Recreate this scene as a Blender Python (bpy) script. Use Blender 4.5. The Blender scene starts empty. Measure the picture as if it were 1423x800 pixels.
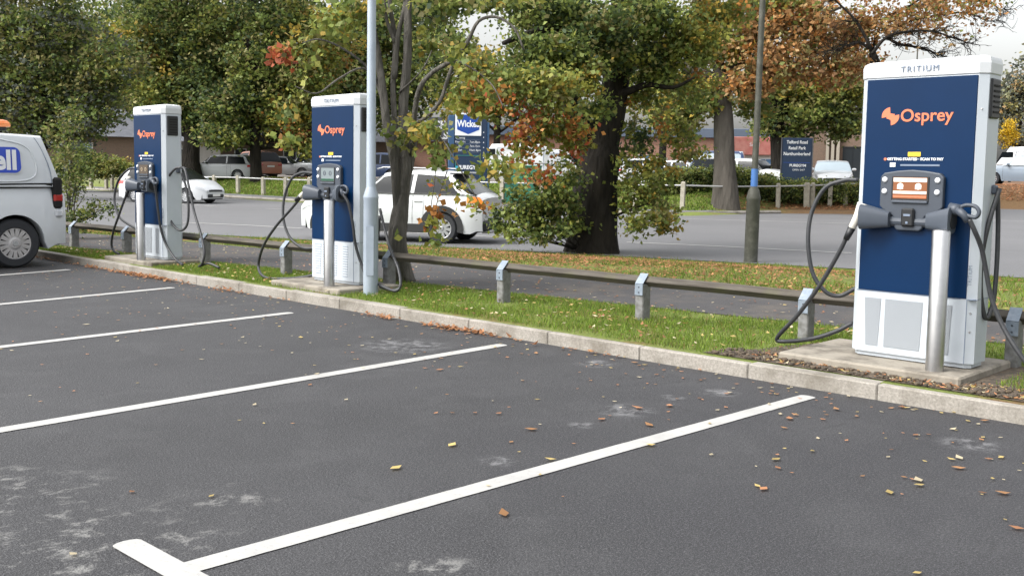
import bpy, math, random
import numpy as np
from mathutils import Vector
random.seed(7); RNG=np.random.default_rng(11)
PI=math.pi; R=math.radians
sc=bpy.context.scene; COL=sc.collection
# ------------------------------------------------------------------ camera frame (surveyed from the photograph)
CAM=np.array([3.843,-6.181,1.383]); YAW,PIT,ROL,FPX,PV,CXP=-.7610,-.0890,.0162,1441.6,366.0,711.5
FW=np.array([math.sin(YAW)*math.cos(PIT),math.cos(YAW)*math.cos(PIT),math.sin(PIT)])
RT=np.array([math.cos(YAW),-math.sin(YAW),0.]); UP=np.cross(RT,FW)
R2=RT*math.cos(ROL)+UP*math.sin(ROL); U2=-RT*math.sin(ROL)+UP*math.cos(ROL)
def ray(x,y): return FW+R2*(x-CXP)/FPX-U2*(y-PV)/FPX
def at(x,y,d): return CAM+ray(x,y)*d                     # survey point at distance d
def aty(x,y,Y):
    r=ray(x,y); return CAM+r*(Y-CAM[1])/r[1]
def atz(x,y,z):
    r=ray(x,y); return CAM+r*(z-CAM[2])/r[2]
def rightang(px):                                          # direction across the view at column px
    r=ray(px,240); return math.atan2(r[1],r[0])-PI/2
# ------------------------------------------------------------------ terrain
TH=R(18); US=(math.cos(TH),math.sin(TH)); UN=(-math.sin(TH),math.cos(TH))
def SD(x,y): return x*US[0]+y*US[1], x*UN[0]+y*UN[1]
def XY(s,d): return s*US[0]+d*UN[0], s*US[1]+d*UN[1]
def sm(a,b,x):
    t=np.clip((x-a)/(b-a),0,1); return t*t*(3-2*t)
def farmain(s): return np.interp(s,[-110,-51,-35,-26,-9.6,-7.8,-5,0,60],[48,39.9,34.5,31.2,31.4,36.5,38.5,41,46])
def g(x,y):
    x=np.asarray(x,float);y=np.asarray(y,float)
    s,d=SD(x,y)
    e=d-farmain(s)
    near=.1-.33*sm(6.5,11.6,d)
    near=np.where(y<.5,.1-.33*sm(14,18,d),near)
    left=-.23+.13*sm(0,.6,e)+.80*sm(1.5,8,e)
    right=-.23+1.3*sm(-3,6,e)
    b=sm(-4,-.5,s)
    far=left*(1-b)+right*b
    z=np.where(e>-3,np.where((e<0),np.where(s>-4,far,-.23),far),near)
    return np.where(y<.06,-.04,z)
def hit(px,py,d0=6,d1=400):
    r=ray(px,py); d=np.geomspace(d0,d1,4000); P=CAM[:,None]+r[:,None]*d
    k=np.argmax(P[2]<g(P[0],P[1]));
    if k==0: k=3999
    return P[:,k]
def onground(px,d):
    p=CAM+ray(px,250)*d; return np.array([p[0],p[1],float(g(p[0],p[1]))])
# ------------------------------------------------------------------ materials
def mat(name,col,rough=.6,metal=0,spec=.5,noise=None,bump=None,coat=0,emit=None,alpha=None,vary=.0,coords='Object'):
    m=bpy.data.materials.new(name); m.use_nodes=True; nt=m.node_tree; b=nt.nodes['Principled BSDF']
    b.inputs['Base Color'].default_value=(*col,1); b.inputs['Roughness'].default_value=rough; b.inputs['Metallic'].default_value=metal
    b.inputs['Specular IOR Level'].default_value=spec; b.inputs['Coat Weight'].default_value=coat; b.inputs['Coat Roughness'].default_value=.08
    if emit: b.inputs['Emission Color'].default_value=(*emit[0],1); b.inputs['Emission Strength'].default_value=emit[1]
    tc=nt.nodes.new('ShaderNodeTexCoord')
    if noise:                                             # (scale, other colour, lo, hi)
        s,c2,lo,hi=noise
        n=nt.nodes.new('ShaderNodeTexNoise'); n.inputs['Scale'].default_value=s; n.inputs['Detail'].default_value=6; n.inputs['Roughness'].default_value=.65
        nt.links.new(tc.outputs[coords],n.inputs['Vector'])
        r=nt.nodes.new('ShaderNodeMapRange'); r.inputs[1].default_value=lo; r.inputs[2].default_value=hi
        nt.links.new(n.outputs['Fac'],r.inputs[0])
        x=nt.nodes.new('ShaderNodeMix'); x.data_type='RGBA'; x.inputs[6].default_value=(*col,1); x.inputs[7].default_value=(*c2,1)
        nt.links.new(r.outputs[0],x.inputs[0]); nt.links.new(x.outputs[2],b.inputs['Base Color'])
    if bump:                                              # (scale, strength, distance)
        n=nt.nodes.new('ShaderNodeTexNoise'); n.inputs['Scale'].default_value=bump[0]; n.inputs['Detail'].default_value=5
        nt.links.new(tc.outputs[coords],n.inputs['Vector'])
        u=nt.nodes.new('ShaderNodeBump'); u.inputs['Strength'].default_value=bump[1]; u.inputs['Distance'].default_value=bump[2]
        nt.links.new(n.outputs['Fac'],u.inputs['Height']); nt.links.new(u.outputs['Normal'],b.inputs['Normal'])
    return m
class NT:
    """small helper for longer node graphs"""
    def __init__(s,name):
        s.m=bpy.data.materials.new(name); s.m.use_nodes=True; s.t=s.m.node_tree; s.b=s.t.nodes['Principled BSDF']
        s.tc=s.t.nodes.new('ShaderNodeTexCoord')
        s.P=s.tc.outputs['Object']
    def link(s,a,b): s.t.links.new(a,b)
    def noise(s,scale,detail=5,rough=.6,dist=0,vec=None):
        n=s.t.nodes.new('ShaderNodeTexNoise'); n.inputs['Scale'].default_value=scale; n.inputs['Detail'].default_value=detail
        n.inputs['Roughness'].default_value=rough; n.inputs['Distortion'].default_value=dist
        s.link(vec or s.P,n.inputs['Vector']); return n.outputs['Fac']
    def vor(s,scale,out='Distance',vec=None):
        n=s.t.nodes.new('ShaderNodeTexVoronoi'); n.inputs['Scale'].default_value=scale; s.link(vec or s.P,n.inputs['Vector']); return n.outputs[out]
    def rng(s,v,a,b,c=0,d=1,smooth=False):
        n=s.t.nodes.new('ShaderNodeMapRange'); 
        if smooth: n.interpolation_type='SMOOTHSTEP'
        for i,k in enumerate((a,b,c,d)): n.inputs[i+1].default_value=k
        s.link(v,n.inputs[0]); return n.outputs[0]
    def math(s,op,a,b=None):
        n=s.t.nodes.new('ShaderNodeMath'); n.operation=op
        for i,v in enumerate((a,b)):
            if v is None: continue
            if isinstance(v,(int,float)): n.inputs[i].default_value=v
            else: s.link(v,n.inputs[i])
        return n.outputs[0]
    def mix(s,f,a,b):
        n=s.t.nodes.new('ShaderNodeMix'); n.data_type='RGBA'
        for i,v in ((0,f),(6,a),(7,b)):
            if isinstance(v,(int,float)): n.inputs[i].default_value=v
            elif isinstance(v,tuple): n.inputs[i].default_value=(*v,1)
            else: s.link(v,n.inputs[i])
        return n.outputs[2]
    def blob(s,c,r,soft=.4):                              # 1 inside a patch round c (ground plane)
        n=s.t.nodes.new('ShaderNodeVectorMath'); n.operation='DISTANCE'; n.inputs[1].default_value=(c[0],c[1],0); s.link(s.P,n.inputs[0])
        return s.rng(n.outputs['Value'],r,r*(1-soft)*.5,0,1,True)
    def bump(s,h,st,dist):
        u=s.t.nodes.new('ShaderNodeBump'); u.inputs['Strength'].default_value=st; u.inputs['Distance'].default_value=dist
        s.link(h,u.inputs['Height']); s.link(u.outputs['Normal'],s.b.inputs['Normal'])
M={}
M['white']=mat('charger_white',(.47,.51,.55),.42,noise=(2.2,(.40,.44,.48),.45,.75),coat=.1)
M['cap']=mat('charger_cap_white',(.55,.57,.59),.45)
M['blue']=mat('navy_panel',(.0008,.0175,.060),.36,spec=.18,noise=(2.5,(.0010,.0195,.068),.35,.7))
M['dark']=mat('dark_grey_plastic',(.045,.055,.072),.5,bump=(300,.15,.001))
M['mid']=mat('mid_grey_plastic',(.060,.072,.092),.45,bump=(300,.15,.001))
M['black']=mat('black_plastic',(.010,.011,.013),.45)
M['rubber']=mat('cable_rubber',(.022,.024,.028),.5,noise=(40,(.035,.036,.038),.4,.7))
M['offwhite']=mat('offwhite_handle',(.62,.60,.54),.5,noise=(30,(.45,.43,.38),.45,.75))
M['steel']=mat('brushed_steel',(.55,.55,.55),.33,metal=1,noise=(6,(.42,.42,.43),.4,.7))
M['orange']=mat('orange_print',(.62,.17,.08),.5)
M['yellow']=mat('yellow_print',(.75,.50,.03),.5)
M['print']=mat('white_print',(.75,.77,.8),.5)
M['greyprint']=mat('grey_print',(.16,.2,.27),.5)
M['screen_on']=mat('screen_orange',(.16,.06,.025),.2,emit=((.34,.13,.06),.28))
M['screen_white']=mat('screen_white',(.5,.45,.4),.2,emit=((1,.85,.72),.45))
M['screen_grey']=mat('screen_grey',(.16,.19,.2),.2,emit=((.5,.55,.55),.10))
M['screen_dim']=mat('screen_dim',(.06,.05,.04),.2,emit=((.3,.2,.12),.15))
M['green']=mat('screen_green',(.02,.08,.045),.3)
M['galv']=mat('galvanised_strap',(.18,.22,.27),.65,metal=.2,noise=(25,(.27,.31,.36),.4,.7))
M['postwood']=mat('weathered_post',(.20,.20,.20),.85,noise=(14,(.11,.11,.10),.4,.65),bump=(40,.5,.01))
M['railwood']=NT('weathered_rail').m
n_=NT('weathered_rail_wood')
mp=n_.t.nodes.new('ShaderNodeMapping'); mp.inputs['Scale'].default_value=(1.2,22,22); n_.link(n_.P,mp.inputs[0])
f=n_.noise(2,6,.65,0,mp.outputs[0]); c=n_.mix(n_.rng(f,.35,.7),(.045,.038,.030),(.105,.093,.078)); g2=n_.rng(n_.noise(1.7,4),.52,.7)
c=n_.mix(n_.math('MULTIPLY',g2,.6),c,(.11,.12,.04)); n_.link(c,n_.b.inputs['Base Color']); n_.b.inputs['Roughness'].default_value=.9; n_.bump(f,.6,.01)
M['railwood']=n_.m
M['farpost']=mat('pale_timber',(.34,.32,.26),.85,noise=(5,(.22,.20,.16),.4,.7))
M['farrail']=mat('pale_rail',(.42,.42,.42),.6)
M['lamppaint']=mat('pale_blue_lamp_paint',(.33,.38,.44),.45,noise=(5,(.26,.31,.37),.45,.75),metal=.1)
M['oldpole']=mat('dark_olive_pole',(.055,.056,.045),.7,noise=(8,(.10,.10,.085),.45,.7))
M['bluetape']=mat('blue_band',(.06,.16,.42),.5)
M['glass']=mat('car_glass',(.005,.007,.009),.16,spec=.22)
M['vanglass']=mat('pale_glass',(.35,.42,.47),.15,spec=.8)
M['tyre']=mat('tyre_rubber',(.022,.024,.028),.8,bump=(60,.3,.004))
M['rim']=mat('alloy_rim',(.42,.43,.45),.35,metal=.6)
M['hub']=mat('silver_hubcap',(.45,.44,.44),.45,metal=.3,noise=(12,(.30,.29,.28),.45,.75))
M['rimdark']=mat('rim_recess',(.012,.012,.013),.7)
M['trim']=mat('black_trim',(.016,.017,.018),.6)
M['under']=mat('underbody',(.008,.008,.008),.9)
M['red']=mat('red_lens',(.35,.02,.015),.2,coat=.5)
M['amber']=mat('amber_lens',(.75,.22,.02),.25,coat=.5)
M['beacon']=mat('amber_beacon',(.75,.20,.05),.25,coat=.6,noise=(9,(.9,.42,.2),.4,.7))
M['lens']=mat('clear_lens',(.5,.52,.55),.12,coat=.5)
M['plate']=mat('number_plate',(.65,.65,.62),.5)
def paint(n,c,ns=None): return mat(n,c,.3,coat=.6,spec=.5,noise=ns or (1.5,tuple(v*.9 for v in c),.4,.75))
M['pwhite']=paint('white_paint',(.58,.60,.62)); M['psilver']=paint('silver_grey_paint',(.36,.38,.41)); M['porange']=paint('burnt_orange_paint',(.30,.09,.035))
M['pgrey']=paint('grey_paint',(.30,.31,.32)); M['pblue']=paint('dark_blue_paint',(.02,.045,.13)); M['pdark']=paint('dark_paint',(.03,.035,.045)); M['psb']=paint('blue_grey_paint',(.20,.25,.31)); M['pvan']=paint('van_white_paint',(.60,.63,.66),(2,(.54,.57,.60),.45,.75))
M['logoblue']=mat('logo_blue',(.02,.06,.42),.4)
M['totem']=mat('totem_navy',(.012,.03,.07),.4); M['totem2']=mat('totem_side_blue',(.03,.08,.17),.45)
M['wblue']=mat('sign_blue',(.01,.06,.32),.4)
M['redsign']=mat('red_fascia',(.42,.12,.10),.6,noise=(1,(.55,.26,.22),.4,.7))
M['cabgreen']=mat('green_cabinet',(.015,.13,.085),.5,noise=(4,(.02,.17,.11),.4,.7))
M['conc']=mat('slab_concrete',(.25,.225,.185),.85,noise=(5,(.11,.095,.075),.45,.66),bump=(60,.3,.006))
def barkm(name,a,b,sc_=6):
    n=NT(name); mp=n.t.nodes.new('ShaderNodeMapping'); mp.inputs['Scale'].default_value=(1,1,.22); n.link(n.P,mp.inputs[0])
    f=n.noise(sc_,7,.7,.4,mp.outputs[0]); v=n.vor(sc_*1.6,vec=mp.outputs[0])
    n.link(n.mix(n.rng(f,.3,.7),a,b),n.b.inputs['Base Color']); n.b.inputs['Roughness'].default_value=.95; n.b.inputs['Specular IOR Level'].default_value=.2
    n.bump(n.math('ADD',f,v),.9,.05); return n.m
M['bark_dark']=barkm('dark_oak_bark',(.008,.007,.006),(.030,.026,.021),7)
M['bark_grey']=barkm('grey_bark',(.075,.07,.062),(.155,.145,.128),12)
M['bark_mid']=barkm('brown_grey_bark',(.05,.045,.038),(.10,.09,.078),4)
def brickm(name,a,b,mortar,scale):
    n=NT(name); br=n.t.nodes.new('ShaderNodeTexBrick'); br.inputs['Color1'].default_value=(*a,1); br.inputs['Color2'].default_value=(*b,1); br.inputs['Mortar'].default_value=(*mortar,1)
    br.inputs['Scale'].default_value=scale; mp=n.t.nodes.new('ShaderNodeMapping'); mp.inputs['Rotation'].default_value=(R(90),0,0); n.link(n.P,mp.inputs[0]); n.link(mp.outputs[0],br.inputs['Vector'])
    n.link(br.outputs['Color'],n.b.inputs['Base Color']); n.b.inputs['Roughness'].default_value=.9; return n.m
M['brick']=brickm('orange_brick',(.34,.17,.11),(.27,.13,.09),(.3,.26,.22),4)
M['brick2']=brickm('brown_brick',(.16,.10,.07),(.12,.08,.055),(.2,.17,.14),4)
M['roof']=mat('slate_roof',(.08,.085,.10),.8,noise=(2,(.12,.125,.14),.4,.7)); M['roofblue']=mat('blue_grey_roof',(.10,.13,.18),.6)
M['render']=mat('pale_render',(.5,.48,.44),.9,noise=(1,(.42,.40,.36),.4,.7)); M['winblue']=mat('shop_window',(.10,.2,.36),.15,spec=.8); M['bluedoor']=mat('blue_door',(.12,.30,.55),.5)
M['pillar']=mat('pale_pillar',(.30,.27,.22),.8); M['darkwin']=mat('dark_window',(.02,.025,.03),.2)
# foliage: colour per leaf, some light passes through
def leafm(name):
    m=bpy.data.materials.new(name); m.use_nodes=True; t=m.node_tree; t.nodes.clear()
    o=t.nodes.new('ShaderNodeOutputMaterial'); a=t.nodes.new('ShaderNodeAttribute'); a.attribute_name='leafcol'
    p=t.nodes.new('ShaderNodeBsdfPrincipled'); p.inputs['Roughness'].default_value=.55; p.inputs['Specular IOR Level'].default_value=.25
    tr=t.nodes.new('ShaderNodeBsdfTranslucent'); x=t.nodes.new('ShaderNodeMixShader'); x.inputs[0].default_value=.38
    t.links.new(a.outputs['Color'],p.inputs['Base Color']); t.links.new(a.outputs['Color'],tr.inputs['Color'])
    t.links.new(p.outputs[0],x.inputs[1]); t.links.new(tr.outputs[0],x.inputs[2]); t.links.new(x.outputs[0],o.inputs['Surface']); return m
M['leaf']=leafm('leaf'); 
# tarmac of the car park
P=lambda x,y: tuple(atz(x,y,0)[:2])
n_=NT('tarmac'); fine=n_.noise(210,2,.5); mid=n_.noise(85,2,.5); big=n_.noise(.55,5,.6); v=n_.vor(130); wear=n_.noise(1.7,7,.7,.8)
c=n_.mix(n_.rng(big,.3,.72),(.019,.019,.0205),(.039,.039,.0415))
c=n_.mix(n_.rng(wear,.50,.68,0,.35),c,(.068,.068,.070))
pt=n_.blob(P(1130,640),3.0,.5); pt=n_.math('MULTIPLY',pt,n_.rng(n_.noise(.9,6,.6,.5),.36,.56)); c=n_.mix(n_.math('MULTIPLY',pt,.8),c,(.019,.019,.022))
c=n_.mix(n_.rng(fine,.54,.68),c,(.115,.115,.122)); c=n_.mix(n_.rng(mid,.57,.70,0,.5),c,(.11,.11,.115)); c=n_.mix(n_.rng(mid,.44,.33,0,.7),c,(.013,.013,.015))
c=n_.mix(n_.rng(v,.16,.04,0,.6),c,(.20,.19,.18))
mp=n_.t.nodes.new('ShaderNodeMapping'); mp.inputs['Scale'].default_value=(1.15,.95,1); mp.inputs['Rotation'].default_value=(0,0,R(-42)); n_.link(n_.P,mp.inputs[0])
st=n_.noise(6.5,12,.78,.2,mp.outputs[0])
def stain(cs,lo,hi,colr,c,vec=st):
    msk=None
    for p,r in cs:
        b=n_.blob(p,r); msk=b if msk is None else n_.math('MAXIMUM',msk,b)
    k=n_.math('MULTIPLY',n_.rng(vec,lo,hi),msk); return n_.mix(k,c,colr)
P=lambda x,y: tuple(atz(x,y,0)[:2])
c=stain([(P(30,760),.75),(P(-60,700),.8),(P(120,735),.32),(P(320,690),.28),(P(270,745),.22),(P(100,800),.45),(P(600,790),.2),(P(170,765),.3)],.525,.62,(.17,.168,.163),c)
st2=n_.noise(9,10,.75,.2,mp.outputs[0])
c=stain([(P(870,570),.22),(P(810,590),.10),(P(560,480),.45),(P(1000,545),.16),(P(1350,617),.2),(P(935,552),.1),(P(830,505),.2),(P(690,640),.12)],.46,.60,(.15,.15,.155),c,st2)
ck=n_.math('ABSOLUTE',n_.math('SUBTRACT',n_.noise(1.1,9,.62,.6),.5)); c=n_.mix(n_.math('MULTIPLY',n_.rng(ck,.006,.001,0,.55),n_.rng(big,.48,.6)),c,(.012,.012,.013))
n_.link(c,n_.b.inputs['Base Color']); n_.b.inputs['Roughness'].default_value=.72; n_.b.inputs['Specular IOR Level'].default_value=.4; n_.bump(n_.math('ADD',mid,n_.math('MULTIPLY',v,-.6)),.5,.007)
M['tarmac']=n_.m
n_=NT('road_asphalt'); fine=n_.noise(40,4,.8); big=n_.noise(.25,4); c=n_.mix(n_.rng(big,.3,.7),(.095,.095,.10),(.125,.125,.13)); c=n_.mix(n_.rng(fine,.4,.7,0,.6),c,(.17,.17,.175))
c=n_.mix(n_.rng(n_.noise(1.6,6,.7),.60,.75,0,.5),c,(.085,.085,.09)); n_.link(c,n_.b.inputs['Base Color']); n_.b.inputs['Roughness'].default_value=.7; n_.bump(fine,.4,.01); M['road']=n_.m
n_=NT('path_tarmac'); fine=n_.noise(90,4,.8); c=n_.mix(n_.rng(fine,.4,.7),(.032,.031,.034),(.075,.072,.072)); c=n_.mix(n_.rng(n_.noise(1.3,5,.7),.5,.68,0,.75),c,(.10,.085,.07)); n_.link(c,n_.b.inputs['Base Color']); n_.b.inputs['Roughness'].default_value=.85; n_.bump(fine,.5,.01); M['path']=n_.m
# verge ground: soil and short turf, brown litter
n_=NT('verge_turf'); f1=n_.noise(30,5,.75); f2=n_.noise(.9,6,.7,.6); f3=n_.noise(7,5,.7)
c=n_.mix(n_.rng(f1,.35,.68),(.08,.11,.018),(.20,.24,.04)); c=n_.mix(n_.rng(f3,.55,.7,0,.55),c,(.09,.075,.03))
br=n_.mix(n_.rng(f1,.4,.65),(.10,.05,.022),(.26,.13,.055)); c=n_.mix(n_.rng(f2,.55,.66,0,.85),c,br)
dd=n_.t.nodes.new('ShaderNodeVectorMath'); dd.operation='DOT_PRODUCT'; dd.inputs[1].default_value=(UN[0],UN[1],0); n_.link(n_.P,dd.inputs[0])
ss=n_.t.nodes.new('ShaderNodeVectorMath'); ss.operation='DOT_PRODUCT'; ss.inputs[1].default_value=(US[0],US[1],0); n_.link(n_.P,ss.inputs[0])
far_=n_.rng(dd.outputs['Value'],43,50); park=n_.mix(n_.rng(n_.noise(.2,4),.4,.65),(.13,.12,.115),(.20,.17,.14)); c=n_.mix(far_,c,park)
lf=n_.math('MULTIPLY',n_.rng(ss.outputs['Value'],-8.5,-6.5),n_.rng(dd.outputs['Value'],30,33)); c=n_.mix(n_.math('MULTIPLY',lf,.9),c,br)
n_.link(c,n_.b.inputs['Base Color']); n_.b.inputs['Roughness'].default_value=.95; n_.bump(f1,.9,.03); M['turf']=n_.m
M['soil']=mat('bare_soil',(.05,.04,.03),.95,noise=(20,(.12,.09,.06),.4,.65),bump=(30,.9,.03))
n_=NT('kerb_concrete'); a=n_.noise(60,5,.7); b_=n_.noise(2.2,6,.7); c=n_.mix(n_.rng(a,.35,.7),(.22,.202,.176),(.37,.345,.305)); c=n_.mix(n_.rng(b_,.46,.66,0,.8),c,(.13,.115,.09)); n_.link(c,n_.b.inputs['Base Color']); n_.b.inputs['Roughness'].default_value=.9; n_.bump(a,.5,.006); M['kerb']=n_.m
n_=NT('road_paint'); a=n_.noise(45,6,.8); c=n_.mix(n_.rng(a,.56,.68,0,.6),(.37,.368,.355),(.15,.15,.15)); c=n_.mix(n_.rng(n_.noise(3,6,.7),.48,.66,0,.45),c,(.27,.265,.255)); n_.link(c,n_.b.inputs['Base Color']); n_.b.inputs['Roughness'].default_value=.7; n_.bump(a,.3,.003); M['paint']=n_.m
# perforated grille
n_=NT('perforated_sheet'); mp=n_.t.nodes.new('ShaderNodeMapping'); mp.inputs['Rotation'].default_value=(R(90),0,R(0)); n_.link(n_.P,mp.inputs[0])
vv=n_.t.nodes.new('ShaderNodeTexVoronoi'); vv.inputs['Scale'].default_value=170; vv.inputs['Randomness'].default_value=0; vv.voronoi_dimensions='2D'; n_.link(mp.outputs[0],vv.inputs['Vector'])
c=n_.mix(n_.rng(vv.outputs['Distance'],.40,.32),(.36,.39,.42),(.09,.10,.11)); n_.link(c,n_.b.inputs['Base Color']); n_.b.inputs['Roughness'].default_value=.5; M['grille']=n_.m
n_=NT('louvred_sheet'); mp=n_.t.nodes.new('ShaderNodeMapping'); n_.link(n_.P,mp.inputs[0]); wv=n_.t.nodes.new('ShaderNodeTexWave'); wv.bands_direction='Z'; wv.inputs['Scale'].default_value=12; wv.inputs['Distortion'].default_value=.6; n_.link(mp.outputs[0],wv.inputs['Vector'])
c=n_.mix(n_.rng(wv.outputs['Fac'],.25,.7),(.26,.31,.37),(.55,.58,.61)); n_.link(c,n_.b.inputs['Base Color']); M['louvre']=n_.m
# ------------------------------------------------------------------ object helpers
def tag(o,label=None,cat=None,group=None,kind=None):
    if label:o['label']=label
    if cat:o['category']=cat
    if group:o['group']=group
    if kind:o['kind']=kind
    return o
def thing(name,label,cat,loc=(0,0,0),rz=0,group=None):
    o=bpy.data.objects.new(name,None); COL.objects.link(o); o.location=tuple(float(v) for v in loc); o.rotation_euler=(0,0,rz); o.empty_display_size=.2
    return tag(o,label,cat,group)
class MB:
    def __init__(s): s.v=[]; s.f=[]
    def add(s,vs,fs):
        k=len(s.v); s.v+= [tuple(map(float,p)) for p in vs]; s.f+=[tuple(i+k for i in f) for f in fs]; return s
    def box(s,c,d,rz=0,bev=0):
        x,y,z=[v/2 for v in d]
        if bev:
            b=min(bev,x*.9,y*.9,z*.9); pts=[];
            ring=[(x-b,y),(x,y-b),(x,-y+b),(x-b,-y),(-x+b,-y),(-x,-y+b),(-x,y-b),(-x+b,y)]
            rin=[(x-b,y-b)]*2+[(x-b,-y+b)]*2+[(-x+b,-y+b)]*2+[(-x+b,y-b)]*2
            lv=[[(p[0],p[1],-z) for p in rin],[(p[0],p[1],-z+b) for p in ring],[(p[0],p[1],z-b) for p in ring],[(p[0],p[1],z) for p in rin]]
            V=[p for l in lv for p in l]; F=[]
            for l in range(3):
                for i in range(8):
                    j=(i+1)%8; F.append((l*8+i,l*8+j,(l+1)*8+j,(l+1)*8+i))
            F.append((24,26,28,30)); F.append((6,4,2,0))
        else:
            V=[(a,b_,c_) for a in(-x,x) for b_ in(-y,y) for c_ in(-z,z)]
            F=[(0,1,3,2),(4,6,7,5),(0,4,5,1),(2,3,7,6),(0,2,6,4),(1,5,7,3)]
        cs,sn=math.cos(rz),math.sin(rz)
        return s.add([(c[0]+p[0]*cs-p[1]*sn,c[1]+p[0]*sn+p[1]*cs,c[2]+p[2]) for p in V],F)
    def prism(s,poly,z0,z1):                              # poly in xy, counter-clockwise
        n=len(poly); V=[(p[0],p[1],z0) for p in poly]+[(p[0],p[1],z1) for p in poly]
        F=[(i,(i+1)%n,n+(i+1)%n,n+i) for i in range(n)]+[tuple(range(n))[::-1],tuple(range(n,2*n))]
        return s.add(V,F)
    def prism_y(s,poly,y0,y1):                            # poly in xz, extruded along y
        n=len(poly); V=[(p[0],y0,p[1]) for p in poly]+[(p[0],y1,p[1]) for p in poly]
        F=[(i,(i+1)%n,n+(i+1)%n,n+i) for i in range(n)]+[tuple(range(n))[::-1],tuple(range(n,2*n))]
        return s.add(V,F)
    def loft(s,rings,cap=True,close=True):
        n=len(rings[0]); V=[p for r in rings for p in r]; F=[]
        for k in range(len(rings)-1):
            for i in range(n if close else n-1):
                j=(i+1)%n; F.append((k*n+i,k*n+j,(k+1)*n+j,(k+1)*n+i))
        if cap: F.append(tuple(range(n))[::-1]); F.append(tuple(range((len(rings)-1)*n,len(rings)*n)))
        return s.add(V,F)
    def tube(s,pts,rad,n=8,cap=True):
        pts=[np.array(p,float) for p in pts]; m=len(pts)
        if not hasattr(rad,'__len__'): rad=[rad]*m
        rings=[]; ref=None
        for i in range(m):
            t=pts[min(i+1,m-1)]-pts[max(i-1,0)]; L=np.linalg.norm(t); t=t/(L+1e-12)
            if ref is None:
                ref=np.array([1.,0,0]) if abs(t[0])<.8 else np.array([0,1.,0])
            u=ref-t*(ref@t); u/=np.linalg.norm(u)+1e-12; ref=u; w=np.cross(t,u)
            rings.append([pts[i]+rad[i]*(math.cos(2*PI*k/n)*u+math.sin(2*PI*k/n)*w) for k in range(n)])
        return s.loft(rings,cap)
    def lathe(s,prof,n=32,c=(0,0,0),axis='z'):
        rings=[]
        for k in range(n):
            a=2*PI*k/n; r_=[]
            for r,h in prof:
                p=(r*math.cos(a),r*math.sin(a),h)
                if axis=='y': p=(p[0],p[2],p[1])
                if axis=='x': p=(p[2],p[0],p[1])
                r_.append((p[0]+c[0],p[1]+c[1],p[2]+c[2]))
            rings.append(r_)
        rings.append(rings[0]); return s.loft(rings,False,False)
    def build(s,name,m,parent=None,smooth=False,bev=0):
        me=bpy.data.meshes.new(name); me.from_pydata(s.v,[],s.f); me.materials.append(m)
        me.validate(); me.update()
        o=bpy.data.objects.new(name,me); COL.objects.link(o)
        if parent: o.parent=parent
        if smooth: me.shade_smooth(); 
        if smooth=='auto':
            me.set_sharp_from_angle(angle=R(38))
        if bev:
            b=o.modifiers.new('bevel','BEVEL'); b.width=bev; b.segments=2; b.limit_method='ANGLE'; b.angle_limit=R(40)
        return o
def fixn(o):
    import bmesh
    b=bmesh.new(); b.from_mesh(o.data); bmesh.ops.recalc_face_normals(b,faces=b.faces); b.to_mesh(o.data); b.free(); return o
def spline(pts,n=8):
    P=[np.array(p,float) for p in pts]; P=[2*P[0]-P[1]]+P+[2*P[-1]-P[-2]]; out=[]
    for i in range(1,len(P)-2):
        for k in range(n):
            t=k/n; out.append(.5*((2*P[i])+(-P[i-1]+P[i+1])*t+(2*P[i-1]-5*P[i]+4*P[i+1]-P[i+2])*t*t+(-P[i-1]+3*P[i]-3*P[i+1]+P[i+2])*t**3))
    out.append(P[-2]); return out
def text_mesh(body,size,thick=.0015,bold=0,sx=1,space=1):
    cu=bpy.data.curves.new('t','FONT'); cu.body=body; cu.size=size; cu.extrude=thick; cu.align_x='CENTER'; cu.align_y='CENTER'; cu.offset=bold; cu.resolution_u=4; cu.space_character=space
    o=bpy.data.objects.new('t',cu); COL.objects.link(o); bpy.context.view_layer.update()
    me=bpy.data.meshes.new_from_object(o.evaluated_get(bpy.context.evaluated_depsgraph_get())); bpy.data.objects.remove(o)
    v=np.empty(len(me.vertices)*3); me.vertices.foreach_get('co',v); v=v.reshape(-1,3); v[:,0]*=sx; me.vertices.foreach_set('co',v.ravel()); return me
def text(body,size,loc,name,m,parent,rot=(PI/2,0,0),**k):
    me=text_mesh(body,size,**k); me.materials.append(m); o=bpy.data.objects.new(name,me); COL.objects.link(o); o.parent=parent; o.location=loc; o.rotation_euler=rot; return o
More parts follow.
